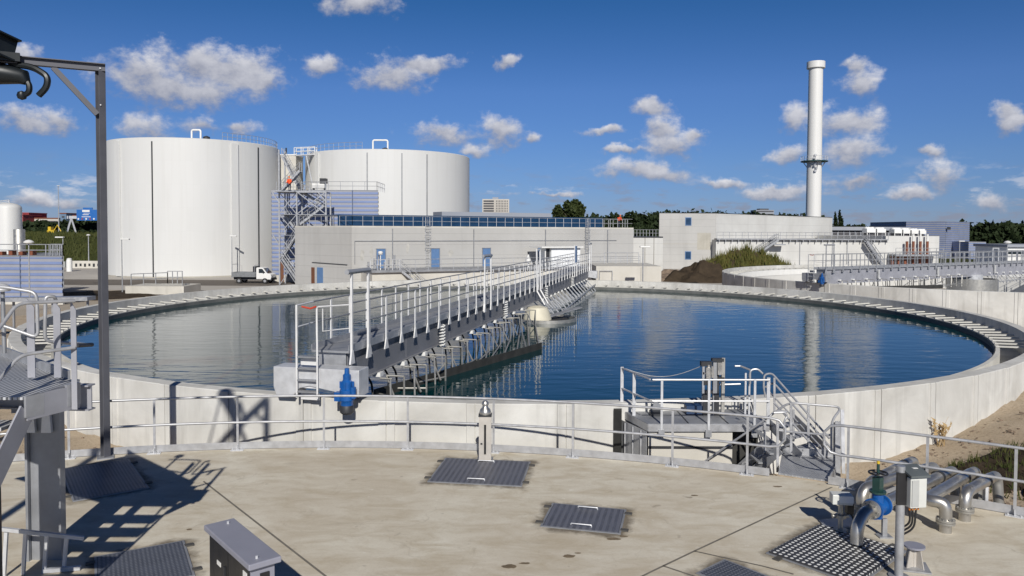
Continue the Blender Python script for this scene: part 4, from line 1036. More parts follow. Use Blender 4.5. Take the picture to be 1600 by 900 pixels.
# ------------------------------------------------------------------ concrete building with the tall white chimney
def building3():
    d = 134; xa, xb = X(1030, d), X(1118, d); zt = Zt(1070, 333.5, d)
    c1 = at(1300, 360, y=168)
    r = thing('boiler_house', (xb, d, 0), 'tall pale concrete building below the white chimney, with two small blue windows', 'building')
    poly = [(xa, d), (xb, d), (c1.x, c1.y), (c1.x - 8, c1.y + 14), (X(1030.5, d + 20), d + 20)]
    zr = zt
    MB().prism([(x, y, -.2) for x, y in poly], (0, 0, zr + .2)).build('wall', 'building_concrete', r)
    e = V((c1.x - xb, c1.y - d, 0)); el_ = e.length; e.normalize(); n = V((e.y, -e.x, 0))
    p0 = V((xb, d, 0)) + n * .05 + e * .03
    MB().prism([p0 + UP * 5.3, p0 + e * (el_ - .05) + UP * 5.3, p0 + e * (el_ - .05) + UP * (zr - .02), p0 + UP * (zr - .02)], -n * .04).build('side_wall', 'white_concrete', r)
    MB().prism([(x, y, zr) for x, y in poly], (0, 0, .12)).build('roof_edge', 'dark_steel', r)
    for px, py in ((1075.5, 346), (1075, 399)):
        q = at(px, py, y=d); w = MB().box((q.x, d - .02, q.z), (1.1, .10, 1.45)); wo = w.build('window', 'door_blue', r); MB().box((q.x, d - .075, q.z), (.9, .02, 1.2)).build('pane', 'band_blue', wo)
    q = at(1100, 377, y=d); MB().box((q.x, d - .004, q.z), (2.4, .02, 3.0)).build('filled_opening', 'patch_concrete', r)
    MB().bb(xa, xb, d - .015, d + .01, Zt(1070, 381, d) - .05, Zt(1070, 381, d) + .03).build('ledge', 'patch_concrete', r)
    # lower wing
    w = thing('low_wing', (X(1290, 131), 131, 0), 'long low white concrete wing with a railed roof edge, right of the boiler house', 'building')
    d2 = 131.5; x0, x1 = X(1119, d2), X(1386, d2); z1 = 5.25
    MB().bb(x0, x1, d2, d2 + 30, -.2, z1).build('wall', 'white_concrete', w)
    MB().bb(x0, x1, d2 - .6, d2 + 1.2, z1, z1 + .22).build('walkway', 'galv_dull', w)
    railing_mesh([(x0, d2 - .5, z1 + .22), (x1, d2 - .5, z1 + .22)], 1.1, 1.12, .035).build('roof_railing', 'galv', w)
    b = MB(); k = x0 + .4
    while k < x1: b.box((k, d2 - .3, z1 - .2), (.12, .6, .4)); k += 1.12
    b.build('brackets', 'galv_dull', w)
    for px in (1250, 1301, 1324): MB().box((X(px, d2), d2 - .05, z1 / 2), (.12, .1, z1)).build('downpipe', 'galv_dull', w)
    def stair(pa, pb, nm):
        m = MB(); a, bq = at(*pa[:2], y=pa[2]), at(*pb[:2], y=pb[2])
        for s in (-.5, .5):
            o = V((0, s, 0)); m.bar(a + o, bq + o, .08, .35); m.tube([a + o + UP * 1.1, bq + o + UP * 1.1], .05, 5); m.tube([a + o + UP * .55, bq + o + UP * .55], .04, 5)
            for j in range(5): p = a.lerp(bq, j / 4) + o; m.bar(p, p + UP * 1.1, .06, .06)
        for j in range(14): m.box(a.lerp(bq, (j + .5) / 14), (.35, 1, .06))
        m.build(nm, 'galv_dull', w)
    stair((1215, 375, d2 - 1.2), (1180, 398, d2 - 1.2), 'stair'); MB().bb(X(1204, d2), X(1222, d2), d2 - 1.9, d2 - .6, z1 - .9, z1 - .7).build('landing', 'galv_dull', w)
    stair((1353, 377, d2 - 1.2), (1378, 414, d2 - 1.2), 'stair')
    x2, x3 = x1 + .01, X(1470, d2); z2 = Zt(1430, 369, d2)
    MB().bb(x2, x3, d2 + .4, d2 + 30, -.2, z2).build('wall', 'white_concrete', w)
    f = MB(); f.bb(X(1389, d2), X(1462, d2), d2 - 2.6, d2 + .35, Zt(1400, 397, d2) - .3, Zt(1400, 397, d2)); f.build('platform', 'galv_dull', w)
    railing_mesh([(X(1389, d2), d2 - 2.5, Zt(1400, 397, d2)), (X(1462, d2), d2 - 2.5, Zt(1400, 397, d2))], 1.1, 1.1, .04).build('platform_railing', 'galv', w)
    for i, px in enumerate((1418, 1428, 1439, 1450)):
        q = X(px, d2 - .6); MB().cyl((q, d2 - .5, .3), (q, d2 - .5, Zt(px, 377, d2)), .22, n=12).build('red_pipe', 'rust_red', w, smooth=True)
        if i: MB().cyl((q, d2 - .5, Zt(px, 377, d2)), (q, d2 - .5, Zt(px, 366, d2)), .16, n=10).build('pipe_top', 'white_paint', w, smooth=True)
    for px in (1394, 1404, 1414): MB().bb(X(px, d2 - 1) - .1, X(px, d2 - 1) + .25, d2 - 1.2, d2 - .9, 0, Zt(px, 400, d2)).build('support', 'rust_red', w)
    # roof coolers
    d3 = d2 + 12
    for i, (pa, pb) in enumerate(((1354, 1369), (1370, 1385), (1397, 1410), (1411, 1423), (1424, 1436), (1437, 1448))):
        x0_, x1_ = X(pa, d3), X(pb, d3); zb, zt_ = z1 + .1, Zt(pa, 357 + i * .6, d3)
        c = thing('roof_cooler', ((x0_ + x1_) / 2, d3, zb), 'white roof cooler with two round fan cowls, in the row on the low white wing', 'cooler', 'white coolers on the low wing roof')
        hc = zb + (zt_ - zb) * .66; cw = MB().bb(x0_ + .08, x1_ - .08, d3, d3 + 2, hc, zt_); cw.build('casing', 'white_paint', c)
        lg = MB()
        for s in (x0_ + .1, x1_ - .2): lg.bb(s, s + .1, d3, d3 + .1, zb, hc); lg.bb(s, s + .1, d3 + 1.9, d3 + 2, zb, hc)
        lg.bb(x0_ + .1, x1_ - .1, d3 + .02, d3 + .08, hc - .12, hc); lg.bb(x0_ + .1, x1_ - .1, d3 + 1.92, d3 + 1.98, hc - .12, hc); lg.bb(x0_ + .12, x0_ + .18, d3 + .05, d3 + 1.95, hc - .11, hc - .01)
        lg.build('frame', 'white_paint', c); MB().bb(x0_ + .25, x1_ - .3, d3 + .4, d3 + 1.6, zb, hc - .05).build('underside_shade', 'far_dark', c)  # dark block stands in for the shade between the open legs
        for s in (.28, .72): MB().lathe([(.55, 0), (.55, .3), (.48, .3), (.48, 0)], (x0_ + (x1_ - x0_) * s, d3 + 1, zt_ - .01), 14, cap=False).build('fan_cowl', 'white_paint', c)
    # chimney
    d = 176; cx = X(1270.5, d); zt = Zt(1270, 97, d); zs = Zt(1270, 108, d); w1 = 12.0 / FPX * d / 1.0
    c = thing('chimney', (cx, d, 0), 'very tall white round chimney with a flared cap and a service ring', 'chimney')
    MB().lathe([(1.72, 0), (1.56, zs)], (cx, d, 0), 40, cap=False).build('stack', 'chimney_white', c, smooth=True)
    MB().lathe([(1.56, zs), (2.02, zs + .15), (2.02, zt), (1.7, zt), (1.7, zt - 1)], (cx, d, 0), 40, cap=False).build('cap', 'chimney_white', c, smooth=True)
    zp = Zt(1270, 253, d); MB().lathe([(1.66, zp), (3.0, zp), (3.0, zp + .2), (1.66, zp + .2)], (cx, d, 0), 32, cap=False).build('service_ring', 'green_paint', c)
    rl = MB()
    for k in range(24):
        a = 2 * math.pi * k / 24; rl.bar((cx + 2.95 * math.cos(a), d + 2.95 * math.sin(a), zp), (cx + 2.95 * math.cos(a), d + 2.95 * math.sin(a), zp + 1.2), .05, .05)
    for z in (.6, 1.2): rl.tube(arc_pts((cx, d), 2.95, 0, 2 * math.pi, 24, zp + z), .035, 5)
    rl.build('ring_railing', 'galv_light', c)
    br = MB()
    for k in range(8): a = 2 * math.pi * k / 8; br.bar((cx + 1.5 * math.cos(a), d + 1.5 * math.sin(a), zp - 1.5), (cx + 2.6 * math.cos(a), d + 2.6 * math.sin(a), zp), .12, .12)
    br.build('bracket', 'galv', c)
    m = MB()
    for k in range(7): m.box((cx - .5 + .25 * math.sin(k * 2.1), d - 1.9, zp - 2.2 + .6 * k), (.5, .25, .5), (1, .3 * math.sin(k), 0))
    m.build('measuring_gear', 'galv', c)
building3()

def right_background():
    d = 200; pa, pb, pc = at(1416, 346, y=d), at(1478, 346, y=d - 6), at(1515, 348, y=d + 6)
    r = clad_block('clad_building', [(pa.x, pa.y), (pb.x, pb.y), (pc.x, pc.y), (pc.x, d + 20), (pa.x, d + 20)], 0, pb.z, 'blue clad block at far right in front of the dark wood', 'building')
    e = (V((pb.x, pb.y, 0)) - V((pa.x, pa.y, 0))).normalized(); q = V((pa.x, pa.y, 0)) + e * 9.9; MB().box(q + V((0, -.1, Zt(1475, 357, d))), (.9, .15, .7)).build('vent', 'dark_steel', r)
    q = V((pa.x, pa.y, 0)) + e * 6.0; MB().box(q + V((0, -.12, 1.5)), (2.4, .15, 3.4)).build('roller_door', 'patch_concrete', r)
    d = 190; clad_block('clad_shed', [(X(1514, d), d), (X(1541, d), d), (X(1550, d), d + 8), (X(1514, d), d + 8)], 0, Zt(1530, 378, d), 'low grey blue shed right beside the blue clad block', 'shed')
    d = 178; x0, x1 = X(1296, d), X(1420, d); r = thing('glazed_hall', ((x0 + x1) / 2, d, 0), 'long low glazed hall with a flat grey roof behind the roof coolers', 'building')
    MB().bb(x0, x1, d, d + 14, 0, Zt(1350, 360, d)).build('wall', 'far_dark', r); MB().bb(x0 - .5, x1, d - .8, d + 15, Zt(1350, 360, d), Zt(1350, 354.5, d)).build('roof', 'far_grey', r)
    for i in range(14): x = x0 + (x1 - x0) * (i + .5) / 14; MB().bb(x - .1, x + .1, d - .15, d, 0, Zt(1350, 360.5, d)).build('mullion', 'far_grey', r)
    # yard railing and small pump house at the right edge
    d = 86; tag(railing_mesh([at(1470, 412, y=d), at(1640, 408, y=d)], 1.2, .55, .04).build('yard_railing', 'galv'), 'close set grey railing behind the second tank at the right edge', 'railing')
    d = 88; r = thing('pump_house', (X(1592, d), d, 0), 'small white fronted pump house at the right edge', 'building')
    MB().bb(X(1574, d), X(1660, d), d, d + 6, 0, Zt(1580, 386, d)).build('wall', 'white_paint', r); MB().bb(X(1572, d), X(1662, d), d - .3, d + 6.2, Zt(1580, 386, d), Zt(1580, 382, d)).build('roof', 'far_grey', r); MB().bb(X(1576, d), X(1660, d), d - .05, d, Zt(1580, 397, d), Zt(1580, 391.5, d)).build('window', 'glass', r)
    r = thing('pipe_portal', (X(1556, 80), 80, 0), 'small pale square portal frame standing behind the second bridge railing', 'frame')
    MB().tube([(X(1552, 80), 80, .2), (X(1552, 80), 80, Zt(1552, 388, 80)), (X(1561, 80), 80, Zt(1552, 388, 80)), (X(1561, 80), 80, .2)], .09, 6).build('hoop', 'galv_light', r)
right_background()

# ------------------------------------------------------------------ far skyline
def skyline():
    d = 900; x0, x1 = X(753.5, d), X(795.5, d); zt = Zt(775, 311, d); r = thing('tower_block', ((x0 + x1) / 2, d, 0), 'distant grey tower block with rows of balconies', 'tower block')
    MB().bb(x0, x1, d, d + 16, 0, zt).build('wall', 'far_pale', r); MB().bb(x0 + 12, x1 - 13, d + 3, d + 12, zt, zt + 2.2).build('penthouse', 'far_grey', r)
    xm = x0 + (x1 - x0) * .43
    nf = 14
    for i in range(nf):
        z = zt - 1.2 - i * (zt - 4) / nf
        MB().bb(x0 + 1.4, xm, d - .5, d, z - 2.0, z - .4).build('window_band', 'far_dark', r); MB().bb(xm + 2.2, x1 - 1.4, d - .5, d, z - 2.0, z - .4).build('window_band', 'far_dark', r)
    v = MB()
    for k in range(9): x = xm + 2.2 + (x1 - xm - 3.6) * k / 8; v.bb(x - .5, x + .5, d - .9, d - .4, 4, zt - .8)
    v.build('balcony_pier', 'far_pale', r)
    d = 850; x0, x1 = X(1181, d), X(1209, d); zt = Zt(1195, 328, d); r = thing('office_slab', ((x0 + x1) / 2, d, 0), 'distant brown flat topped block on the horizon left of the chimney', 'building')
    MB().bb(x0, x1, d, d + 20, 0, zt).build('wall', 'far_grey', r); MB().bb(x0 + 5, x1 - 5, d + 3, d + 14, zt, zt + 1.6).build('roof_house', 'far_dark', r)
    for i in range(4): MB().bb(x0 + .6, x1 - .6, d - .3, d, zt - 2.2 - i * 3.4, zt - 1.0 - i * 3.4).build('window_band', 'far_dark', r)
    d = 640
    def blk(name, pa, pb, yt, yb, mat, label, dd=0, cat='building'):
        dq = d + dd; x0, x1 = X(pa, dq), X(pb, dq); r = thing(name, ((x0 + x1) / 2, dq, 0), label, cat)
        MB().bb(x0, x1, dq, dq + 25, 0, Zt(pa, yt, dq)).build('wall', mat, r); MB().bb(x0 - .4, x1 + .4, dq - .4, dq + 25, Zt(pa, yt, dq), Zt(pa, yt, dq) + .8).build('roof', 'far_red' if mat == 'far_red' else 'rust_red', r)
        for i in range(2): MB().bb(x0 + 1.5, x1 - 1.5, dq - .3, dq, Zt(pa, yt, dq) - 3.2 - 3.6 * i, Zt(pa, yt, dq) - 1.9 - 3.6 * i).build('window_band', 'far_dark', r)
    blk('office_block', 35.5, 45.5, 333.5, 350, 'far_red', 'distant dark red block with a flat top behind the white silo', 5); blk('office_block', 31, 36.4, 336.5, 350, 'far_red', 'distant orange red block beside the white silo', -3)
    blk('warehouse', 38, 92.6, 341.5, 350, 'far_pale', 'distant long pale flat building left of the tall mast', 12); blk('warehouse', 104, 150, 337.5, 350, 'far_pale', 'distant pale building behind the blue road sign', 9)
    blk('office_block', 94.5, 103.8, 334, 350, 'far_blue', 'distant blue grey block just right of the tall mast')
    # motorway sign on its portal
    d = 238; r = thing('motorway_sign', (X(112, d), d, 4.6), 'large blue motorway sign on a pale lattice portal beyond the grass bank', 'road sign')
    x0, x1 = X(120, d), X(158, d); MB().bb(x0, x1, d, d + .2, Zt(130, 344.5, d), Zt(130, 327.5, d)).build('panel', 'sign_blue', r); MB().bb(X(130, d), X(145, d), d, d + .2, Zt(130, 327.3, d), Zt(130, 324.3, d)).build('top_panel', 'sign_blue', r)
    t = MB()
    for (a, b_, ya, yb) in ((129, 140.5, 328, 331.2), (129.5, 139, 335, 336), (128, 142, 338.3, 339.2), (131, 141, 332.8, 333.4)): t.bb(X(a, d), X(b_, d), d - .05, d - .01, Zt(130, yb, d), Zt(130, ya, d))
    t.build('lettering', 'white_paint', r)
    for i, px in enumerate((122.8, 128.8, 135, 141, 147)): MB().cyl((X(px, d), d - .05, Zt(px, 342, d)), (X(px, d), d - .01, Zt(px, 342, d)), .27, n=12).build('lane_mark', 'white_paint' if i % 2 == 0 else 'far_red', r)
    l = MB(); z = Zt(112, 341, d); l.bar((X(111.5, d), d, z), (X(105.5, d), d - 1, 4.4), .45, .45); l.bar((X(111.5, d), d, z), (X(117.3, d), d + 1, 4.4), .45, .45); l.build('leg', 'galv_light', r)
    b = MB(); b.bar((X(104, d), d + .5, z + .3), (X(160, d), d + .5, z + .3), .5, .9); b.build('gantry_beam', 'galv_light', r)
    d = 215; r = thing('digger', (X(81, d), d, 4.9), 'tiny yellow digger parked on the grass bank', 'digger'); x = X(81, d)
    MB().bb(x - .9, x + 1.0, d - .8, d + .8, 5.5, 6.3).build('body', 'yellow', r); MB().bb(x - .7, x + .1, d - .7, d + .7, 6.3, 7.3).build('cab', 'yellow', r); MB().bb(x - 1.1, x + 1.2, d - .9, d + .9, 4.8, 5.5).build('track', 'far_dark', r)
    MB().tube([(x + .6, d, 6.2), (x + 1.6, d, 7.8), (x + 2.6, d, 6.0)], .16, 6).build('arm', 'yellow', r)
skyline()

# ------------------------------------------------------------------ trees
def foliage_mesh(blobs, n, size, mat, name, parent=None, squash=1.0, drop=0.0):
    """leaf clumps: small random quads spread through blobs (x, y, z, rx, ry, rz)"""
    w = np.array([b[3] * b[5] + b[3] * b[4] * .4 for b in blobs]); w = w / w.sum(); k = rng.choice(len(blobs), n, p=w); B = np.array(blobs)[k]
    d = rng.normal(size=(n, 3)); d /= np.linalg.norm(d, axis=1)[:, None]
    rad = rng.random(n) ** 0.38 * (1 + 0.10 * rng.normal(size=n))
    c = B[:, :3] + d * B[:, 3:] * rad[:, None]
    a = rng.normal(size=(n, 3)); a /= np.linalg.norm(a, axis=1)[:, None]; b = np.cross(a, rng.normal(size=(n, 3))); b /= np.linalg.norm(b, axis=1)[:, None]
    s = size * (0.6 + 0.9 * rng.random(n))[:, None]; q = 0.65 + .3 * rng.random(n)[:, None]
    vs = np.stack([c - a * s, c + b * s * q, c + a * s, c - b * s * q], 1).reshape(-1, 3)
    if parent is not None: vs = vs - np.array(parent.location)
    me = bpy.data.meshes.new(name); me.vertices.add(4 * n); me.vertices.foreach_set('co', vs.ravel()); me.loops.add(4 * n); me.loops.foreach_set('vertex_index', np.arange(4 * n)); me.polygons.add(n); me.polygons.foreach_set('loop_start', np.arange(n) * 4); me.update(calc_edges=True)
    me.materials.append(M[mat]); o = bpy.data.objects.new(name, me); col.objects.link(o)
    if parent is not None: o.parent = parent
    return o
def wood(name, px0, px1, d, ytop, zb, label, mat, dens, size=.7, depth=10, seed=0, jag=2.0):
    bl = []; x = X(px0, d); x1 = X(px1, d); i = 0
    while x < x1:
        px = 800 + x / d * FPX; yt = ytop(px) + jag * (mnoise.noise(V((x * .13, seed, 0))) + .7 * mnoise.noise(V((x * .4, seed, 3))))
        zt = Zt(px, yt, d); h = zt - zb; w = (2.2 + 1.6 * random.random()) * d / 250
        bl.append((x, d + depth * random.random(), zb + h * .45, w * 1.15, w, h * .52)); bl.append((x + random.uniform(-1, 1), d + depth * random.random() * .5, zb + h * .28, w * 1.1, w, h * .34)); x += w * .75
    n = int(dens * len(bl)); o = foliage_mesh(bl, n, size, mat, name); tag(o, label, 'wood', kind='stuff'); return o
wood('wood', 1508, 1760, 236, lambda p: 347.5, -.3, 'dark dense wood filling the right edge behind the blue block', 'leaf_dark', 1000, .75, 14, 1, 1.6)
wood('wood', 925, 1035, 300, lambda p: 337 - 6 * sstep(935, 1000, p), 0, 'dark row of trees left of the chimney building', 'leaf_dark', 1000, .85, 14, 2, 2.0)
wood('wood', 1030, 1300, 420, lambda p: 330.5 + (2.5 if p > 1200 else 0) - (2.5 if 1050 < p < 1100 else 0), 0, 'far tree tops showing over the boiler house roof', 'leaf_dark', 600, 1.0, 14, 3, 1.8)
wood('wood', 1296, 1425, 330, lambda p: 351 + 3 * sstep(1330, 1380, p) - 2 * sstep(1395, 1410, p), 0, 'distant low trees behind the roof coolers', 'leaf_dark', 600, .9, 14, 4, 2.4)
wood('wood', -60, 168, 245, lambda p: 346.5 if p < 80 else 344.5, 3.5, 'dark belt of trees beyond the grass bank at left', 'leaf_dark', 800, .7, 10, 5, 1.8)
wood('wood', 735, 935, 520, lambda p: 349, 0, 'faint tree line behind the roof of the long building', 'leaf_dark', 400, 1.2, 10, 6, 1.6)
def tree(name, px, d, ytop, ybot, wpx, label, mat, n, size, zb=0, kind='round'):
    x = X(px, d); zt = Zt(px, ytop, d); h = zt - zb; w = wpx / FPX * d / 2
    r = thing(name, (x, d, zb), label, 'tree')
    t = MB(); t.tube([(x, d, zb - .3), (x + .1, d, zb + h * .3), (x - .1, d + .1, zb + h * .6), (x, d, zb + h * .85)], .3, 8, radii=[h * .028, h * .02, h * .013, h * .005])
    for k in range(7):
        a = k * 2.4; z = zb + h * (.3 + .07 * k); L = w * .65; t.tube([(x, d, z), (x + L * .5 * math.cos(a), d + L * .5 * math.sin(a), z + h * .07), (x + L * math.cos(a), d + L * math.sin(a), z + h * .18)], .1, 5, radii=[h * .011, h * .007, h * .003])
    t.build('trunk', 'bark', r, smooth=True)
    bl = []
    if kind == 'round':
        for k in range(30):
            a = random.random() * 6.28; q = random.random() ** .6; e = random.random()
            zz = zb + h * (.30 + .57 * e); rad = w * math.sin(math.pi * min(.92, .16 + .72 * e)) ; bl.append((x + rad * .74 * q * math.cos(a), d + rad * .74 * q * math.sin(a), zz, w * .34, w * .34, h * .13))
    else:
        for k in range(16):
            e = k / 15; rad = w * (math.sin(math.pi * (.12 + .8 * e)) ** .7); bl.append((x + random.uniform(-.3, .3) * w, d, zb + h * (.1 + .82 * e), rad * .8, rad * .8, h * .09))
    foliage_mesh(bl, n, size, mat, 'crown', r)
    return r
tree('broad_tree', 895, 250, 311, 344, 50, 'large round dark green tree rising above the blue roof band', 'leaf_mid', 11000, .42)
tree('broad_tree', 873, 255, 318.5, 344, 32, 'lower left hand tree leaning against the large round one', 'leaf_mid', 5000, .42)
tree('poplar_tree', 1305, 262, 331, 350, 9, 'left of two dark slender poplars beside the boiler house', 'leaf_dark', 1400, .32, 0, 'col'); tree('poplar_tree', 1312.5, 262, 328, 350, 9, 'right and taller of two dark slender poplars beside the boiler house', 'leaf_dark', 1500, .32, 0, 'col')

# ------------------------------------------------------------------ soil heaps left of the second tank
tag(soil_patch('soil_heap', X(1098, 101), 101, 5.6, 4, 2.6, 'dark_soil', 40, 2, 1.3), None)
soil_patch('soil_heap', X(1055, 104), 104, 5, 4, 1.3, 'rubble', 30, 6, 1.3)
soil_patch('soil_heap', X(1165, 104), 104, 7.6, 5, 3.5, 'dark_soil', 40, 9, 1.5)
def heap_grass():
    n = 13000; cx, cy = X(1165, 104), 104
    a = rng.random(n) * 6.28; q = rng.random(n) ** .55; x = cx + 7.6 * q * np.cos(a); y = cy + 4.8 * q * np.sin(a)
    z = 3.4 * (1 - q ** 1.5) + .2
    h = (.3 + 1.3 * rng.random(n) ** 2) * (.5 + .5 * np.sin(x * 1.7) ** 2 + .35 * np.sin(x * 4.1 + y * 2)); dx = rng.normal(size=n) * .3; dy = rng.normal(size=n) * .25; w = .08
    vs = np.stack([np.stack([x - w, y, z - .3], 1), np.stack([x + w, y, z - .3], 1), np.stack([x + dx, y + dy, z + h], 1)], 1).reshape(-1, 3)
    me = bpy.data.meshes.new('grass'); me.from_pydata(vs.tolist(), [], np.arange(3 * n).reshape(-1, 3).tolist()); me.materials.append(M['grass_mix'])
    o = bpy.data.objects.new('grass', me); col.objects.link(o); tag(o, 'tall green and rusty grass covering the soil heap left of the second tank', 'grass', kind='stuff')
heap_grass()
def scatter_grass(name, label, n, fx, h0, mat, w=.05):
    p = np.array([fx() for _ in range(n)]); x, y, z = p.T; h = h0 * (.4 + .9 * rng.random(n)); dx = rng.normal(size=n) * h * .35; dy = rng.normal(size=n) * h * .3
    vs = np.stack([np.stack([x - w, y, z - .05], 1), np.stack([x + w, y, z - .05], 1), np.stack([x + dx, y + dy, z + h], 1)], 1).reshape(-1, 3)
    me = bpy.data.meshes.new(name); me.from_pydata(vs.tolist(), [], np.arange(3 * n).reshape(-1, 3).tolist()); me.materials.append(M[mat])
    o = bpy.data.objects.new(name, me); col.objects.link(o); tag(o, label, 'grass', kind='stuff')
def on_bank():
    x = random.uniform(-190, -80); j = random.random(); return (x, 150 + 70 * j, 4.9 * sstep(0, .55, j) + .5 * mnoise.noise(V((x * .05, (150 + 70 * j) * .05, 1))) * sstep(0, .3, j))
scatter_grass('grass', 'rough green grass and scrub on the motorway bank at far left', 9000, on_bank, 1.0, 'bank_grass', .18)
# ------------------------------------------------------------------ handrail along the deck edge
def on_edge(px, r=DR - 0.16, z=DECK):
    """point of the deck's rim circle in a pixel column"""
    d = ray(px, 400); d = V((d.x, d.y)).normalized(); c = V((DC.x, DC.y)); b = d.dot(c); q = b * b - (c.length_squared - r * r)
    p = d * (b + math.sqrt(q)); return V((p.x, p.y, z))
def ang(p): return math.atan2(p.y - DC.y, p.x - DC.x)
def deck_rail(px0, px1, posts, label, loop0=False, loop1=False, toe=(None, None)):
    a0, a1 = ang(on_edge(px0)), ang(on_edge(px1)); r = DR - 0.16; c = on_edge((px0 + px1) / 2)
    root = thing('handrail', c, label, 'handrail'); n = max(12, int(abs(a1 - a0) / R(1.2)))
    top = arc_pts(DC, r, a0, a1, n, DECK + 1.12); mid = arc_pts(DC, r, a0, a1, n, DECK + 0.58)
    if loop0 or loop1:
        pts = list(top)
        if loop1:
            k = top[-1].lerp(mid[-1], .5); t = (top[-1] - top[-2]).normalized() * .27
            pts = top + [top[-1] + t * .6 - UP * .03, top[-1] + t - UP * .16, mid[-1] + t + UP * .16, mid[-1] + t * .6 + UP * .03] + list(reversed(mid))
        else:
            t = (top[0] - top[1]).normalized() * .27
            pts = list(reversed(top)) + [top[0] + t * .6 - UP * .03, top[0] + t - UP * .16, mid[0] + t + UP * .16, mid[0] + t * .6 + UP * .03] + mid
        MB().tube(pts, 0.025, 10).build('rail', 'rail_steel', root, smooth=True)
    else:
        for q in (top, mid): MB().tube(q, 0.025, 10).build('rail', 'rail_steel', root, smooth=True)
    b0 = ang(on_edge(toe[0])) if toe[0] else a0; b1 = ang(on_edge(toe[1])) if toe[1] else a1
    m = MB(); ro = DR - .13
    P0 = arc_pts(DC, ro, b0, b1, n, DECK + .012); P1 = arc_pts(DC, ro, b0, b1, n, DECK + .155); Q0 = arc_pts(DC, ro + .006, b0, b1, n, DECK + .012); Q1 = arc_pts(DC, ro + .006, b0, b1, n, DECK + .155)
    o = 0
    for L_ in (P0, P1, Q1, Q0): m.v.extend(L_)
    for k in range(4):
        for i in range(n): a, b = k * (n + 1), ((k + 1) % 4) * (n + 1); m.f.append((a + i, a + i + 1, b + i + 1, b + i)); m.m.append(0)
    m.build('toe_board', 'rail_steel', root)
    for px in posts:
        p = on_edge(px); t = V((-math.sin(ang(p)), math.cos(ang(p)), 0)); nrm = V((math.cos(ang(p)), math.sin(ang(p)), 0))
        m = MB(); m.box(p + UP * .56, (.045, .012, 1.10), t); po = m.build('post', 'rail_steel', root)
        f = MB(); f.box(p - nrm * .05 + UP * .008, (.26, .10, .014), t); f.box(p - nrm * .02 + UP * .06, (.012, .06, .10), t)
        for s in (-.09, .09): f.cyl(p - nrm * .06 + t * s, p - nrm * .06 + t * s + UP * .04, .014, n=6)
        f.build('foot_plate', 'galv_light', po)
    return root
plain('rail_steel', (0.44, 0.445, 0.46), 0.42, 0.4, 0.14, 6)
deck_rail(-150, 1207, [-40, 103, 238, 369, 505, 637, 772, 897, 1054, 1172], 'long curved handrail along the edge of the concrete deck in front of the round tank', loop1=True)
deck_rail(1318, 1760, [1331, 1456, 1596, 1715], 'short handrail with a rounded end along the deck edge at right behind the pipes', loop0=True, toe=(1300, None))

# ------------------------------------------------------------------ pillar and cabinet on the deck
def pillar():
    b = at(758, 719, z=DECK); r = thing('level_pillar', b, 'short grey steel pillar with a slot and a domed cap standing behind a hatch', 'pillar')
    m = MB(); w = .245; h = .90
    m.bb(b.x - w / 2, b.x - .022, b.y - .1, b.y + .12, DECK, DECK + h); m.bb(b.x + .022, b.x + w / 2, b.y - .1, b.y + .12, DECK, DECK + h)
    m.bb(b.x - .022, b.x + .022, b.y - .06, b.y + .12, DECK, DECK + h); m.bb(b.x - .022, b.x + .022, b.y - .1, b.y - .06, DECK, DECK + .14); m.bb(b.x - .022, b.x + .022, b.y - .1, b.y - .06, DECK + .74, DECK + h)
    m.build('column', 'stone_grey', r)
    MB().bb(b.x - .02, b.x + .02, b.y - .068, b.y - .062, DECK + .14, DECK + .74).build('slot', 'black_plastic', r)
    MB().bb(b.x - w / 2 - .01, b.x + w / 2 + .01, b.y - .11, b.y + .13, DECK + h, DECK + h + .03).build('top_plate', 'dark_steel', r)
    MB().lathe([(.115, DECK + h + .03), (.12, DECK + h + .07), (.10, DECK + h + .13), (.06, DECK + h + .17), (.055, DECK + h + .21), (.07, DECK + h + .22), (.07, DECK + h + .26), (.04, DECK + h + .30), (0, DECK + h + .305)], (b.x, b.y + .01, 0), 24).build('cap', 'stainless', r, smooth=True)
    MB().bb(b.x - .16, b.x + .16, b.y - .16, b.y + .17, DECK + .004, DECK + .02).build('base_plate', 'galv_dull', r)
    MB().box((b.x - .07, b.y - .105, DECK + .36), (.04, .01, .03)).build('name_plate', 'dark_steel', r)
plain('stone_grey', (0.47, 0.44, 0.40), 0.55, 0.1, 0.1, 4)
pillar()
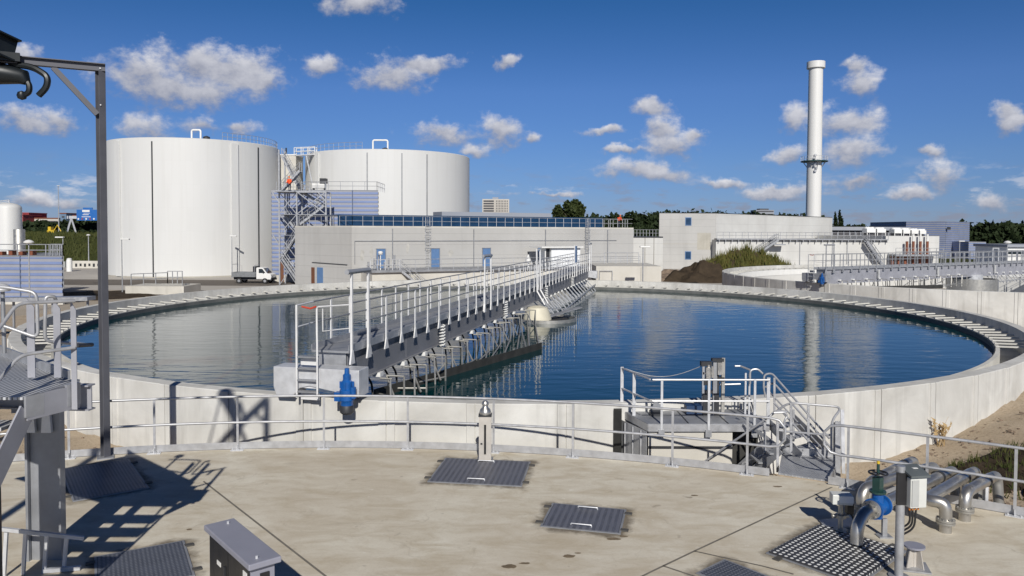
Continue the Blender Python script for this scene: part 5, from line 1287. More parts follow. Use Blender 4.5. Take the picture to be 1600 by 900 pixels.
def cabinet():
    zt = 3.0; P = [at(x, y, z=zt) for x, y in ((318, 818), (366, 811), (443, 871), (386, 881))]; c = sum(P, V()) / 4
    e = ((P[3] - P[0]) + (P[2] - P[1])).normalized(); e.z = 0; e.normalize(); n = V((-e.y, e.x, 0))
    Lx = ((P[3] - P[0]).length + (P[2] - P[1]).length) / 2; Ly = ((P[1] - P[0]).length + (P[2] - P[3]).length) / 2
    r = thing('control_cabinet', (c.x, c.y, DECK), 'black sided control cabinet with a grey lid at the bottom left', 'cabinet')
    def q(u, v, z): return V((c.x, c.y, 0)) + e * u + n * v + UP * z
    MB().box(q(0, 0, zt - .035), (Lx, Ly, .07), e).build('lid', 'cab_grey', r, bevel=.012)
    MB().box(q(0, 0, (DECK + .06 + zt - .07) / 2), (Lx - .16, Ly - .10, zt - .07 - DECK - .06), e).build('body', 'cab_grey', r)
    MB().box(q(0, 0, DECK + .03), (Lx - .2, Ly - .14, .06), e).build('plinth', 'dark_steel', r)
    s = -1 if n.dot(V((0, 0, 0)) - q(0, 0, 0)) < 0 else 1
    s = 1 if (q(0, 1, 0) - q(0, -1, 0)).dot(V((-1, -1, 0))) > 0 else -1
    for k in range(2):
        d = MB().box(q((-.25 + .5 * k) * (Lx - .18), s * (Ly / 2 - .043), (DECK + .08 + zt - .09) / 2), ((Lx - .2) / 2 - .012, .016, zt - .20 - DECK), e); do = d.build('door', 'black_plastic', r)
        MB().box(q((-.25 + .5 * k) * (Lx - .18) + .22, s * (Ly / 2 - .028), DECK + .62), (.035, .025, .14), e).build('handle', 'dark_steel', do)
        MB().box(q((-.25 + .5 * k) * (Lx - .18) + .02, s * (Ly / 2 - .032), DECK + .66 - .12 * k), (.12, .006, .05), e).build('name_plate', 'white_paint', do)
    MB().box(q(Lx / 2 - .2, s * (Ly / 2 - .032), DECK + .80), (.11, .006, .10), e).build('notice', 'white_paint', r)
    MB().box(q(Lx / 2 - .072, -s * .02, DECK + .44), (.016, Ly * .28, .80), e).build('end_panel', 'black_plastic', r)
    for u, v in ((-.4, .06), (.42, -.05)): MB().cyl(q(u * Lx, v, zt - .001), q(u * Lx, v, zt + .03), .016, n=8).build('lifting_bolt', 'galv_light', r)
plain('cab_grey', (0.27, 0.275, 0.33), 0.5, 0.05, 0.08, 3)
cabinet()

# ------------------------------------------------------------------ hoist frame on the deck edge, top left
KP = 0.82                                   # the platform stands 8 to 9 m from the eye
EYE = V((0, 0, H))
def hoist(x, y, zb, zt, S, reach, rear_z, label):
    """post at (x, y), beam running left and a little towards the camera, brace, boom and a hooked hose arm"""
    r = thing('hoist_frame', (x, y, zb), label, 'hoist frame'); L0 = V((x, y, zb))
    bd = V((-1.2, -.62, 0)).normalized(); bn = V((-bd.y, bd.x, 0)); top = V((x, y, zt))
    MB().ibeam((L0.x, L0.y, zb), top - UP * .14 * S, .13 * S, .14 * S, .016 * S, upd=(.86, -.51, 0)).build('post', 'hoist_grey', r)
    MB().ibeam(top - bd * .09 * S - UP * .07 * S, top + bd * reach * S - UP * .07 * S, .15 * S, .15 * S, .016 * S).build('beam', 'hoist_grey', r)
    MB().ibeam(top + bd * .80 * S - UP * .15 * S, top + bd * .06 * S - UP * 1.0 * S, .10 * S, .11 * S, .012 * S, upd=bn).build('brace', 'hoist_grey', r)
    for s in (0, 1): MB().cyl(top - UP * (.10 + .72 * s) * S - bn * .10 * S, top - UP * (.10 + .72 * s) * S + bn * .10 * S, .014 * S, n=6).build('bolt', 'galv_light', r)
    k = top + bd * 1.42 * S
    b = MB(); b.ibeam(k + UP * .08 * S, k + V((-1.5, -3.0, .95)) * S, .28 * S, .44 * S, .03 * S); b.build('boom', 'crane_paint', r)
    a = MB(); q = k - UP * .10 * S
    a.bar(q + V((.10, 0, .06)) * S, q + V((-.9, -.6, .05)) * S, .22 * S, .16 * S)
    a.tube([q + V((-1.6, -.4, -.10)) * S, q + V((-.8, -.2, -.16)) * S, q + V((-.25, -.06, -.24)) * S, q + V((.15, 0, -.30)) * S, q + V((.22, 0, -.40)) * S], .2 * S, 12, radii=[.25 * S, .24 * S, .21 * S, .15 * S, .07 * S])
    arm = a.build('hose_arm', 'crane_paint', r, smooth=True)
    MB().tube(fillet([q + V((.12, 0, -.28)) * S, q + V((.27, 0, -.42)) * S, q + V((.26, 0, -.60)) * S, q + V((.10, 0, -.64)) * S], .12 * S, 5), .055 * S, 8, radii=None).build('hook', 'crane_paint', arm, smooth=True)
    MB().tube(fillet([q + V((-.1, 0, -.05)) * S, q + V((.34, 0, -.10)) * S, q + V((.62, 0, -.28)) * S, q + V((.60, 0, -.48)) * S, q + V((.44, 0, -.64)) * S], .22 * S, 5), .06 * S, 8).build('hook', 'crane_paint', arm, smooth=True)
    MB().lathe([(0, -.09 * S), (.07 * S, -.06 * S), (.09 * S, 0), (.07 * S, .06 * S), (0, .09 * S)], q + V((.12, 0, -.64)) * S, 12).build('hook_ball', 'crane_paint', arm, smooth=True)
    e = top + bd * reach * S
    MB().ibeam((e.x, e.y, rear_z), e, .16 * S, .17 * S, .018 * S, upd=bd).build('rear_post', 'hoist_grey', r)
    MB().box((x, y, zb + .012), (.30, .30, .024), bd).build('base_plate', 'galv_dull', r)
    return r
hp_ = at(165, 717, y=15.1); ht_ = at(155, 100, y=15.1)
hoist(hp_.x, 15.1, DECK, ht_.z, 1.0, 5.2, DECK, 'tall grey steel hoist frame with a dark hooked arm at the left edge')
def shadow_frame():
    """unseen frame, added and shaped to cast the crossed shadow on the tank wall"""
    k = 18.6
    def P(px, py): return at(px, py, y=18.2) + sd * k
    A, C_ = P(419, 627), P(236, 766); r = thing('shadow_frame', (C_.x, C_.y, DECK), 'unseen added frame with curved hooks left of the camera, shaped to cast a shadow on the tank wall', 'shadow frame')
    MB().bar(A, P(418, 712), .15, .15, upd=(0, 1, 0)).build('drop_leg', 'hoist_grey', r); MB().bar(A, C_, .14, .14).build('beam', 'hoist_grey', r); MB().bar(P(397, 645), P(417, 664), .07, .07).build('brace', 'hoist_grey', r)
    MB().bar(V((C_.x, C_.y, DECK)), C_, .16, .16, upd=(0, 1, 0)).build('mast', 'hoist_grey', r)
    MB().tube([P(341, 602), P(352, 616), P(363, 640), P(369, 664), P(366, 684), P(360, 704)], .1, 10, radii=[.17, .19, .15, .10, .085, .08]).build('hose_arm', 'crane_paint', r, smooth=True)
    MB().tube([P(372, 626), P(381, 650), P(374, 668), P(381, 684), P(389, 706)], .06, 8).build('hook', 'crane_paint', r, smooth=True)
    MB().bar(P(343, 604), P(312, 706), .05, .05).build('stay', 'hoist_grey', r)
shadow_frame()

# ------------------------------------------------------------------ access platform and stair, left edge
def access_platform():
    r = thing('access_platform', (-5.6, 8.5, DECK), 'grey steel access platform with stairs and tube railings at the left edge', 'platform')
    zp = 4.42
    class SM(MB):
        def build(s, *k, **kw): s.v = [EYE + (p - EYE) * KP for p in s.v]; return MB.build(s, *k, **kw)
    SM().bb(-7.45, -6.28, 9.72, 10.92, zp - .035, zp).build('grating', 'plate_grating', r)
    # side beams: near one runs away from the camera at the right
    a, b = V((-6.27, 9.70, zp - .14)), V((-6.02, 10.45, zp - .14))
    SM().bar(a, b, .02, .32).build('side_plate', 'beam_grey', r)
    SM().bar(V((-6.28, 9.68, zp - .12)), V((-6.20, 9.93, zp - .12)), .035, .28).build('joint_plate', 'galv', r); SM().bar(V((-6.09, 10.26, zp - .10)), V((-6.02, 10.46, zp - .10)), .04, .30).build('joint_plate', 'galv', r)
    e = SM(); e.ibeam((-7.5, 10.72, zp - .19), (-5.93, 10.60, zp - .19), .16, .36, .02); e.build('end_beam', 'beam_grey', r)
    SM().prism([(-6.45, 10.92, zp - .04), (-8.95, 13.1, zp - .04), (-10.6, 11.4, zp - .04), (-7.45, 9.70, zp - .04), (-7.45, 10.93, zp - .04)], (0, 0, .035)).build('walkway', 'plate_grating', r)
    SM().bar((-9.0, 13.16, zp + .06), (-6.46, 10.96, zp + .02), .04, .20).build('kick_plate', 'galv', r)
    # column with its head plates
    c = MB(); c.bb(-6.66, -6.25, 10.36, 10.48, DECK, 4.12); c.build('column', 'galv_dull', r); MB().bb(-6.70, -6.665, 10.30, 10.52, DECK, 4.05).build('column_stiffener', 'galv_dull', r)
    MB().bar((-6.45, 10.4, 4.16), (-5.75, 8.8, 4.55), .2, .2).build('support_arm', 'galv_dull', r)
    for x in (-6.62, -6.40): MB().prism([(x - .07, 10.30, 3.80), (x + .07, 10.30, 3.80), (x + .05, 10.30, 4.06), (x - .05, 10.30, 4.06)], (0, .05, 0)).build('head_plate', 'galv_light', r)
    MB().bb(-6.35, -6.1, 8.45, 8.65, DECK, 4.6).build('column', 'galv_dull', r); MB().bb(-5.85, -5.70, 8.2, 8.35, DECK, 4.6).build('column', 'dark_steel', r)
    # stair down towards the camera
    top, bot = V((0, 7.97, 4.79)), V((0, 5.55, DECK + .02))
    for x in (-5.17, -6.02): MB().bar(V((x, top.y + .02, top.z - .14)), V((x, bot.y, bot.z + .05)), .02, .26).build('stringer', 'beam_grey', r)
    n = 12
    for k in range(1, n + 1):
        p = top.lerp(bot, k / (n + 1)); MB().bb(-6.00, -5.19, p.y - .16, p.y + .16, p.z - .035, p.z).build('tread', 'plate_grating', r)
    # railings of bent tube on flat bar posts
    def flat_post(px, y0, y1, d, w=.085):
        p, q = at(px, y1, y=d), at(px, y0, y=d); m = SM(); x = p.x
        m.prism([(x - w / 2, d, p.z), (x + w / 2, d, p.z), (x + w / 2, d, q.z - .13), (x - w / 2, d, q.z)], (0, .012, 0)); m.build('post', 'beam_grey', r)
    flat_post(49, 466, 590, 10.75, .11); flat_post(90, 468, 590, 10.75, .10); flat_post(116.5, 470, 640, 10.30, .075)
    def rail(pts, rad=.024, fr=.12):
        SM().tube(fillet([at(x, y, y=d) for x, y, d in pts], fr, 5), rad, 10).build('rail', 'rail_steel', r, smooth=True)
    rail([(-60, 575, 8.6), (0, 512, 9.5), (27, 474, 9.78), (117, 470, 10.28)])
    rail([(-60, 660, 8.6), (0, 592, 9.5), (31, 555, 9.78), (117, 543, 10.28)])
    rail([(-40, 446, 10.6), (10, 449, 10.65), (57, 457, 10.72), (59.5, 528, 10.72), (8, 510, 10.65), (-40, 497, 10.6)], fr=.10)
    rail([(88, 474, 10.9), (86, 463, 10.8), (71, 463, 10.72), (70, 533, 10.72), (142, 539, 11.3)], fr=.10)
    SM().tube([at(120, 540, y=10.9), at(144, 538.5, y=11.3)], .03, 8).build('rail_end', 'dark_steel', r)
    # dome lamp
    p = at(7, 552, y=11.0); q = at(4, 455, y=11.0)
    l = SM().tube([p, q], .028, 8).build('lamp_pole', 'galv_dull', r)
    SM().lathe([(0, 0), (.10, .0), (.115, .03), (.09, .08), (.04, .11), (0, .115)], q, 18).build('lamp_head', 'galv_light', l, smooth=True)
    return r
access_platform()
def guard():
    d = 9.95; r = thing('low_guard_rail', at(60, 860, y=d), 'low pale steel guard rail with four legs in the bottom left corner', 'guard rail')
    MB().bar(at(-20, 824, y=d - .2), at(131, 841, y=d + .15), .05, .045).build('top_bar', 'galv_light', r)
    for i, px in enumerate((10, 40, 73, 104)):
        a = at(px, 831 + i * 2.6, y=d - .1 + i * .07); MB().bar(a, V((a.x - .03, a.y - .02, DECK + .01)), .045, .03, upd=(0, 1, 0)).build('leg', 'galv_light', r)
    a, b = at(66, 893, y=d), at(126, 897, y=d + .1); a.z = b.z = DECK + .035; MB().bar(a, b, .06, .05).build('foot_bar', 'galv_light', r)
guard()

# ------------------------------------------------------------------ outlet chamber at the tank wall
def chamber():
    y0, zc = 16.15, 2.46
    x0, x1, x2 = at(1014, 660, y=y0).x, at(1146, 660, y=y0).x, at(1203, 650, y=y0).x
    yb = 17.55; r = thing('outlet_chamber', ((x0 + x2) / 2, 16.6, 0), 'concrete outlet chamber with a grey sheet cover built against the tank wall', 'chamber')
    MB().bb(x0, x1, y0 + .06, yb, 0, zc - .16).build('wall', 'pale_concrete', r)
    MB().bb(x0 - .02, x1 + .01, y0 + .052, y0 + .07, 1.90, 1.96).build('drip_ledge', 'dark_steel', r)
    c = MB(); c.prism([(x0 - .02, y0, zc - .03), (x2, y0 + .03, zc - .03), (x2 - .02, yb - .02, zc - .03), (x0 - .42, yb - .1, zc - .03)], (0, 0, .03)); c.build('cover', 'galv_dull', r)
    for k in (.33, .66): MB().bb(x0 + (x2 - x0) * k - .01, x0 + (x2 - x0) * k + .01, y0 + .03, yb - .2, zc, zc + .012).build('cover_joint', 'dark_steel', r)
    MB().bar((x0 - .02, y0 - .012, zc - .09), (x2, y0 + .018, zc - .09), .02, .15).build('edge_beam', 'rail_steel', r)
    MB().bar((x0 - .02, y0, zc - .09), (x0 - .42, yb - .1, zc - .09), .02, .15).build('edge_beam', 'rail_steel', r)
    # left side channel of sheet metal with a dark gap to the tank
    s = MB(); s.prism([(x0 - .03, y0 + .05, 0), (x0 - .45, yb - .3, 0), (x0 - .45, yb - .3, zc - .18), (x0 - .03, y0 + .05, zc - .18)], (-.02, -.012, 0)); s.build('side_sheet', 'galv', r)
    for k in (.2, .5, .8): p = V((x0 - .05, y0 + .03, 0)).lerp(V((x0 - .47, yb - .32, 0)), k); MB().bar(p, p + UP * (zc - .2), .05, .03).build('stiffener', 'rail_steel', r)
    MB().prism([(x0 - .47, 16.98, .2), (x0 - .62, 17.12, .2), (x0 - .62, 17.5, .2), (x0 - .40, 17.4, .2)], (0, 0, zc - .12)).build('gap_shade', 'tar_black', r)  # black block stands in for the shade inside the open gap
    MB().bb(x1 + .02, x2 - .1, y0 + .45, y0 + .5, 0, zc - .2).build('shaft_shade', 'tar_black', r)  # black sheet paints the shade of the open shaft under the cover
    return x0, x1, x2, y0, yb, zc
cx0, cx1, cx2, cy0, cyb, cz = chamber()
def chamber_rail():
    r = thing('handrail', (cx0 + 1, cy0, cz), 'handrail round the sheet cover of the outlet chamber', 'handrail'); f = -.03
    def tb(pts, fr=.08): MB().tube(fillet(pts, fr, 4), .022, 8).build('rail', 'rail_steel', r, smooth=True)
    A = V((cx0 + .06, cy0 + f, cz)); B = V((cx2 - .02, cy0 + .0, cz)); C_ = V((cx0 - .40, cyb - .12, cz))
    tb([A + UP * .96, B + UP * .96]); tb([A + UP * .50, B + UP * .50]); tb([C_ + UP * .97, A + UP * .96 + V((-.04, .05, 0))]); tb([C_ + UP * .5, A + UP * .5 + V((-.04, .05, 0))])
    def post(p, top, bot, w=.05): MB().bar(p + UP * bot, p + UP * top, w, .015, upd=(0, 1, 0)).build('post', 'galv_light', r)
    for px in (1033.5, 1107, 1178.5):
        x = at(px, 640, y=cy0).x; post(V((x, cy0 + f, cz)), .97, -.24); MB().box((x, cy0 - .03, cz - .20), (.13, .02, .16)).build('foot_plate', 'galv', r)
    post(C_, 1.0, -.05, .07); post(C_.lerp(A, .42), .95, -.2, .07); post(V((cx2 - .02, cy0 + .06, cz)), 1.0, -.1, .07)
    tb([at(1148, 572, y=17.2), at(1157, 572, y=17.2), at(1172, 578, y=17.0)], .02); tb([at(1120, 601, y=17.2), at(1157, 600, y=17.2)], .02)
    for px in (1165, 1171): post(V((at(px, 600, y=17.0).x, 17.0, cz)), .95, 0, .04)
    pts = [at(977, 576, y=17.4).lerp(at(1098, 571, y=17.0), k / 12) - UP * (.22 * math.sin(math.pi * k / 12)) for k in range(13)]
    MB().tube(pts, .008, 5).build('chain', 'galv', r)
chamber_rail()
plain('dark_blue', (0.015, 0.04, 0.10), 0.5, 0, 0.1, 4)
def penstock():
    d = 16.95; c = at(1113, 640, y=d); r = thing('penstock', (c.x, d, cz), 'cluster of dark penstock spindles and steel guides on the chamber cover', 'penstock')
    def P(px, py, dy=0): return at(px, py, y=d + dy)
    for px, yt, w, mt in ((1099, 568, .05, 'galv'), (1117, 566, .09, 'galv_dull'), (1122, 560, .05, 'dark_steel'), (1130, 559, .07, 'stainless_dull')):
        a = P(px, yt); MB().bar((a.x, d, cz), (a.x, d, a.z), w, w).build('guide', mt, r)
    for px, y0_, y1_, w in ((1106, 574, 592, .12), (1107, 570, 640, .06), (1124, 566, 585, .12), (1113, 572, 590, .07)):
        a, b = P(px, y0_, -.05), P(px, y1_, -.05); MB().bar(a, b, w, w * .8).build('spindle', 'stainless', r)
    for x_, y_, w, h in ((1103, 568, .24, .10), (1121, 562, .26, .07), (1104, 596, .16, .14), (1126, 592, .14, .10), (1112, 612, .3, .06)):
        a = P(x_, y_, .03); MB().box(a, (w, .14, h)).build('gearbox', 'dark_steel', r)
    for px in (1099, 1117): a = P(px, 628, -.02); MB().box((a.x + .03, d - .04, cz + .25), (.10, .08, .5)).build('gate_plate', 'dark_steel', r)
    a = P(1088, 628, .1); MB().box((a.x, d + .1, cz + .11), (.5, .26, .2)).build('drive_box', 'dark_blue', r)
    MB().bar(P(1098, 583), P(1131, 583), .05, .05).build('tie_bar', 'galv_light', r)
    q = thing('inlet_flap', (at(1028, 625, y=17.0).x, 17.0, cz), 'small grey sheet flap standing on the left of the chamber cover', 'flap'); b = at(1028, 628, y=17.0)
    MB().prism([(b.x - .14, 17.0, cz), (b.x + .13, 17.1, cz), (b.x + .12, 17.12, cz + .16), (b.x - .08, 17.02, cz + .34)], (0, .03, 0)).build('plate', 'galv', q)
    MB().bb(b.x - .2, b.x + .05, 16.8, 17.0, cz + .002, cz + .10).build('foot', 'dark_steel', q)
penstock()
def stairs():
    r = thing('metal_stair', (at(1265, 730, z=DECK).x, 14.6, DECK), 'steel stair with tube railings and a pale landing plate linking the chamber to the deck', 'stair')
    pl = [at(x, y, z=DECK + .05) for x, y in ((1222, 708), (1318, 716), (1297, 751), (1216, 739))]
    MB().prism([p - UP * .03 for p in pl], (0, 0, .03)).build('landing', 'plate_walk', r)
    MB().bar(pl[2] + UP * .02, pl[1] + UP * .03, .02, .16).build('landing_edge', 'rail_steel', r); MB().bar(pl[0] + UP * .06, pl[1] + UP * .08, .02, .14).build('landing_edge', 'rail_steel', r)
    def P(x, y, d): return at(x, y, y=d)
    # flight from chamber cover down to the landing
    a, b = V((cx2 + .02, 16.35, cz)), V((pl[0].x + .25, 15.05, DECK + .08))
    w = V((.42, .30, 0))
    for o in (V(), w * 1.7): MB().bar(a + o, b + o, .02, .22).build('stringer', 'rail_steel', r)
    for k in range(3): MB().box(a.lerp(b, (k + .6) / 3.2) + w * .85, (.62, .24, .03), w).build('tread', 'plate_walk', r)
    def tb(pts, fr=.12, rad=.022, nm='rail'): MB().tube(fillet([P(*p) for p in pts], fr, 5), rad, 8).build(nm, 'rail_steel', r, smooth=True)
    tb([(1196, 620, 16.6), (1193, 606, 16.6), (1194, 585, 16.6), (1206, 583, 16.55), (1296, 685, 15.3)]); tb([(1196, 605, 16.6), (1208, 597, 16.5), (1304, 706, 15.2)])
    tb([(1210, 630, 16.1), (1288, 716, 15.0)]); tb([(1172, 600, 16.9), (1172, 578, 16.9), (1184, 576, 16.9), (1192, 584, 16.8)])
    tb([(1200, 610, 16.6), (1290, 706, 15.1)], rad=.016)
    for px, ya, yb_, d in ((1210, 590, 645, 16.4), (1240, 640, 690, 15.9), (1263, 648, 705, 15.5), (1289, 692, 716, 15.1)): MB().bar(P(px, ya, d), P(px, yb_, d), .045, .014, upd=(0, 1, 0)).build('post', 'rail_steel', r)
    # near side: rail of the landing, loops, and the lower flight going down between deck and wall
    tb([(1100, 722, 16.0), (1206, 648, 15.2), (1232, 629, 15.0), (1316, 636, 14.7), (1299, 658, 14.5), (1299, 704, 14.45)], .16)
    tb([(1216, 672, 15.0), (1226, 674, 14.95), (1299, 680, 14.5)]); tb([(1160, 724, 16.0), (1234, 694, 15.2)])
    tb([(1209, 645, 15.0), (1226, 644, 15.0), (1231, 650, 15.0), (1226, 656, 14.98), (1224, 690, 14.96)], .08); tb([(1202, 652, 15.1), (1210, 642, 15.1), (1230, 643, 15.0)], .08)
    for px, ya, yb_, d in ((1236, 630, 708, 14.95), (1263, 632, 690, 14.85), (1215, 655, 738, 14.7), (1195, 660, 730, 15.3), (1304, 660, 745, 14.35)): MB().bar(P(px, ya, d), P(px, yb_, d), .05, .014, upd=(0, 1, 0)).build('post', 'rail_steel', r)
    MB().bar(P(1309, 658, 14.3), P(1309, 752, 14.25), .10, .02, upd=(0, 1, 0)).build('gate_post', 'rail_steel', r); MB().bar(P(1316, 640, 14.7), P(1318, 740, 14.4), .07, .014, upd=(0, 1, 0)).build('gate_post', 'rail_steel', r)
    for o in (0, .55):
        MB().bar(P(1218, 702, 15.0) + V((0, o, 0)), P(1140, 742, 16.0) + V((0, o, -.4)), .02, .2).build('stringer', 'galv_dull', r)
        MB().bar(P(1165, 660, 16.0) + V((0, o, 0)), P(1240, 716, 15.2) + V((0, o, 0)), .03, .06).build('cross_brace', 'galv_dull', r)
    for k in range(5): MB().box((P(1218, 702, 15.0)).lerp(P(1140, 742, 16.0) - UP * .4, (k + .5) / 5) + V((0, .27, 0)), (.22, .55, .03)).build('tread', 'plate_walk', r)
stairs()

# ------------------------------------------------------------------ pipework on the deck, right
PZ = 2.45
def at_p(px, py, z=PZ): return at(px, py, z=z)
def flange(mb, p, ax, r, t=.035):
    p = V(p); ax = V(ax).normalized(); mb.cyl(p - ax * t, p - ax * .003, r, n=20); mb.cyl(p + ax * .003, p + ax * t, r, n=20)
    u = ax.cross(V((0, 0, 1)) if abs(ax.z) < .9 else V((1, 0, 0))).normalized(); w = ax.cross(u)
    for k in range(8): a = 2 * math.pi * k / 8; c = p + (u * math.cos(a) + w * math.sin(a)) * r * .84; mb.cyl(c - ax * (t + .018), c + ax * (t + .018), .012, n=6)
def pipe(name_label, pts, rad, flanges=(), clamps=(), drop=None):
    pts = [V(p) for p in pts]; c = pts[0]; r = thing('steel_pipe', c, name_label, 'pipe')
    MB().tube(fillet(pts, .30, 8), rad, 20).build('pipe', 'stainless', r, smooth=True)
    for p, ax in flanges: m = MB(); flange(m, p, ax, rad * 1.5); m.build('flange', 'stainless_dull', r, smooth=True)
    for k in clamps:
        p = pts[-2].lerp(pts[-1], k); ax = (pts[-1] - pts[-2]).normalized(); m = MB(); m.cyl(p - ax * .03, p + ax * .03, rad + .008, n=20); co = m.build('clamp', 'dark_steel', r, smooth=True)
        MB().bar((p.x, p.y, DECK), (p.x, p.y, p.z - rad), .08, .05).build('support', 'galv_light', r)
    if drop:
        p = pts[-1]; MB().tube(fillet([p - (pts[-1] - pts[-2]).normalized() * .02, p + (pts[-1] - pts[-2]).normalized() * .3, V((p.x + .30, p.y + .12, 1.0))], .2, 6), rad * .92, 16).build('down_pipe', 'stainless_dull', r, smooth=True)
    return r
PR = .09
e3 = at_p(1480, 739); v3 = at_p(1371, 792); d3 = (e3 - v3).normalized(); el3 = v3 - d3 * .42
b3 = at(1343, 850, z=DECK + .05)
pipe('steel pipe running from the blue valve to the deck edge behind the meter box', [v3 + d3 * .165, e3], PR, [(v3 + d3 * .2, d3)], (.86,), True)
pipe('bent steel pipe dropping from the blue valve down onto the studded hatch', [v3 - d3 * .165, el3 - d3 * .03, V((el3.x - .16, el3.y - .13, PZ - .16)), V((el3.x - .17, el3.y - .14, DECK + .06))], PR, [(v3 - d3 * .2, d3)])
e2_ = at_p(1448, 732); k2 = at_p(1347, 764); d2 = (e2_ - k2).normalized()
pipe('steel pipe with a big elbow standing behind the blue valve', [V((k2.x, k2.y, DECK)), k2, e2_], PR, [((k2.x, k2.y, DECK + .16), (0, 0, 1))], (.9,), True)
e1 = at_p(1419, 723); k1 = at_p(1356, 755); pipe('leftmost steel pipe, partly hidden behind the handwheel', [V((k1.x, k1.y, DECK)), k1, e1], PR * .95, [((k1.x, k1.y, DECK + .16), (0, 0, 1))], (.88,), True)
e4 = at_p(1516, 740); k4 = at_p(1446, 781); b4 = at(1477, 831, z=DECK); pipe('steel pipe doubling back into a flanged stub right of the meter box', [V((b4.x, b4.y, DECK)), V((b4.x, b4.y, PZ)), k4, e4], PR, [((b4.x, b4.y, DECK + .17), (0, 0, 1))], (.86,), True)
e5 = at_p(1548, 747); b5 = at(1507, 813, z=DECK); pipe('rightmost steel pipe, short with one elbow into a flanged stub', [V((b5.x, b5.y, DECK)), V((b5.x, b5.y, PZ)), e5], PR, [((b5.x, b5.y, DECK + .18), (0, 0, 1))], (.8,), True)
def blue_valve():
    r = thing('blue_valve', v3, 'bright blue valve with a black handwheel on a dark green stem, in the pipe run', 'valve')
    m = MB(); m.cyl(v3 - d3 * .15, v3 + d3 * .15, .115, n=24); m.cyl(v3 - d3 * .16, v3 - d3 * .125, .155, n=24); m.cyl(v3 + d3 * .125, v3 + d3 * .16, .155, n=24); m.cyl(v3, v3 + UP * .22, .095, .08, 20); m.cyl(v3 - UP * .17, v3, .07, .11, 20)
    m.build('body', 'blue_paint', r, smooth=True)
    m = MB(); m.cyl(v3 + UP * .22, v3 + UP * .25, .12, n=16); m.box(v3 + UP * .35, (.13, .11, .22), d3); m.cyl(v3 + UP * .45, v3 + UP * .66, .022, n=10); m.build('stem', 'green_paint', r)
    w = MB(); c = v3 + UP * .52; w.tube(arc_pts((c.x, c.y), .13, 0, 2 * math.pi, 24, c.z), .014, 8, cap=False)
    for k in range(3): a = k * math.pi / 3; w.bar(c + V((math.cos(a), math.sin(a), 0)) * .13, c - V((math.cos(a), math.sin(a), 0)) * .13, .02, .012)
    w.build('handwheel', 'black_plastic', r, smooth=True); MB().cyl(v3 + UP * .66, v3 + UP * .70, .022, n=10).build('cap', 'yellow', r)
    s = MB(); s.box((v3.x + .1, v3.y - .02, DECK + .14), (.07, .05, .28)); s.box((v3.x + .1, v3.y - .02, DECK + .012), (.2, .16, .02)); s.build('support', 'galv', r)
blue_valve()
def transmitter():
    b = at(1313, 831, z=DECK); r = thing('transmitter', b, 'small white transmitter box on a steel stem left of the blue valve', 'instrument'); x, y = b.x, b.y
    MB().box((x - .005, y - .02, DECK + .53), (.30, .2, .15), (1, -.15, 0)).build('housing', 'box_plastic', r, bevel=.012); MB().box((x + .03, y - .13, DECK + .545), (.2, .012, .10), (1, -.15, 0)).build('cover', 'white_paint', r)
    m = MB(); m.cyl((x, y, DECK), (x, y, DECK + .46), .035, n=12); m.cyl((x, y, DECK + .02), (x, y, DECK + .05), .10, n=16); m.cyl((x, y, DECK + .22), (x, y, DECK + .27), .08, n=16); m.cyl((x - .13, y, DECK + .25), (x + .12, y, DECK + .25), .03, n=10); m.build('stem', 'stainless_dull', r, smooth=True)
    MB().box((x + .14, y + .02, DECK + .36), (.10, .1, .16)).build('terminal_box', 'black_plastic', r); MB().tube(fillet([(x + .15, y, DECK + .3), (x + .25, y - .02, DECK + .1), (x + .40, y + .1, DECK + .02)], .12), .016, 6).build('cable', 'black_plastic', r)
    p = [at(px, py, z=DECK + .004) for px, py in ((1280, 814), (1332, 808), (1340, 824), (1288, 826))]; MB().prism(p, (0, 0, .02)).build('base_plate', 'galv', r)
transmitter()
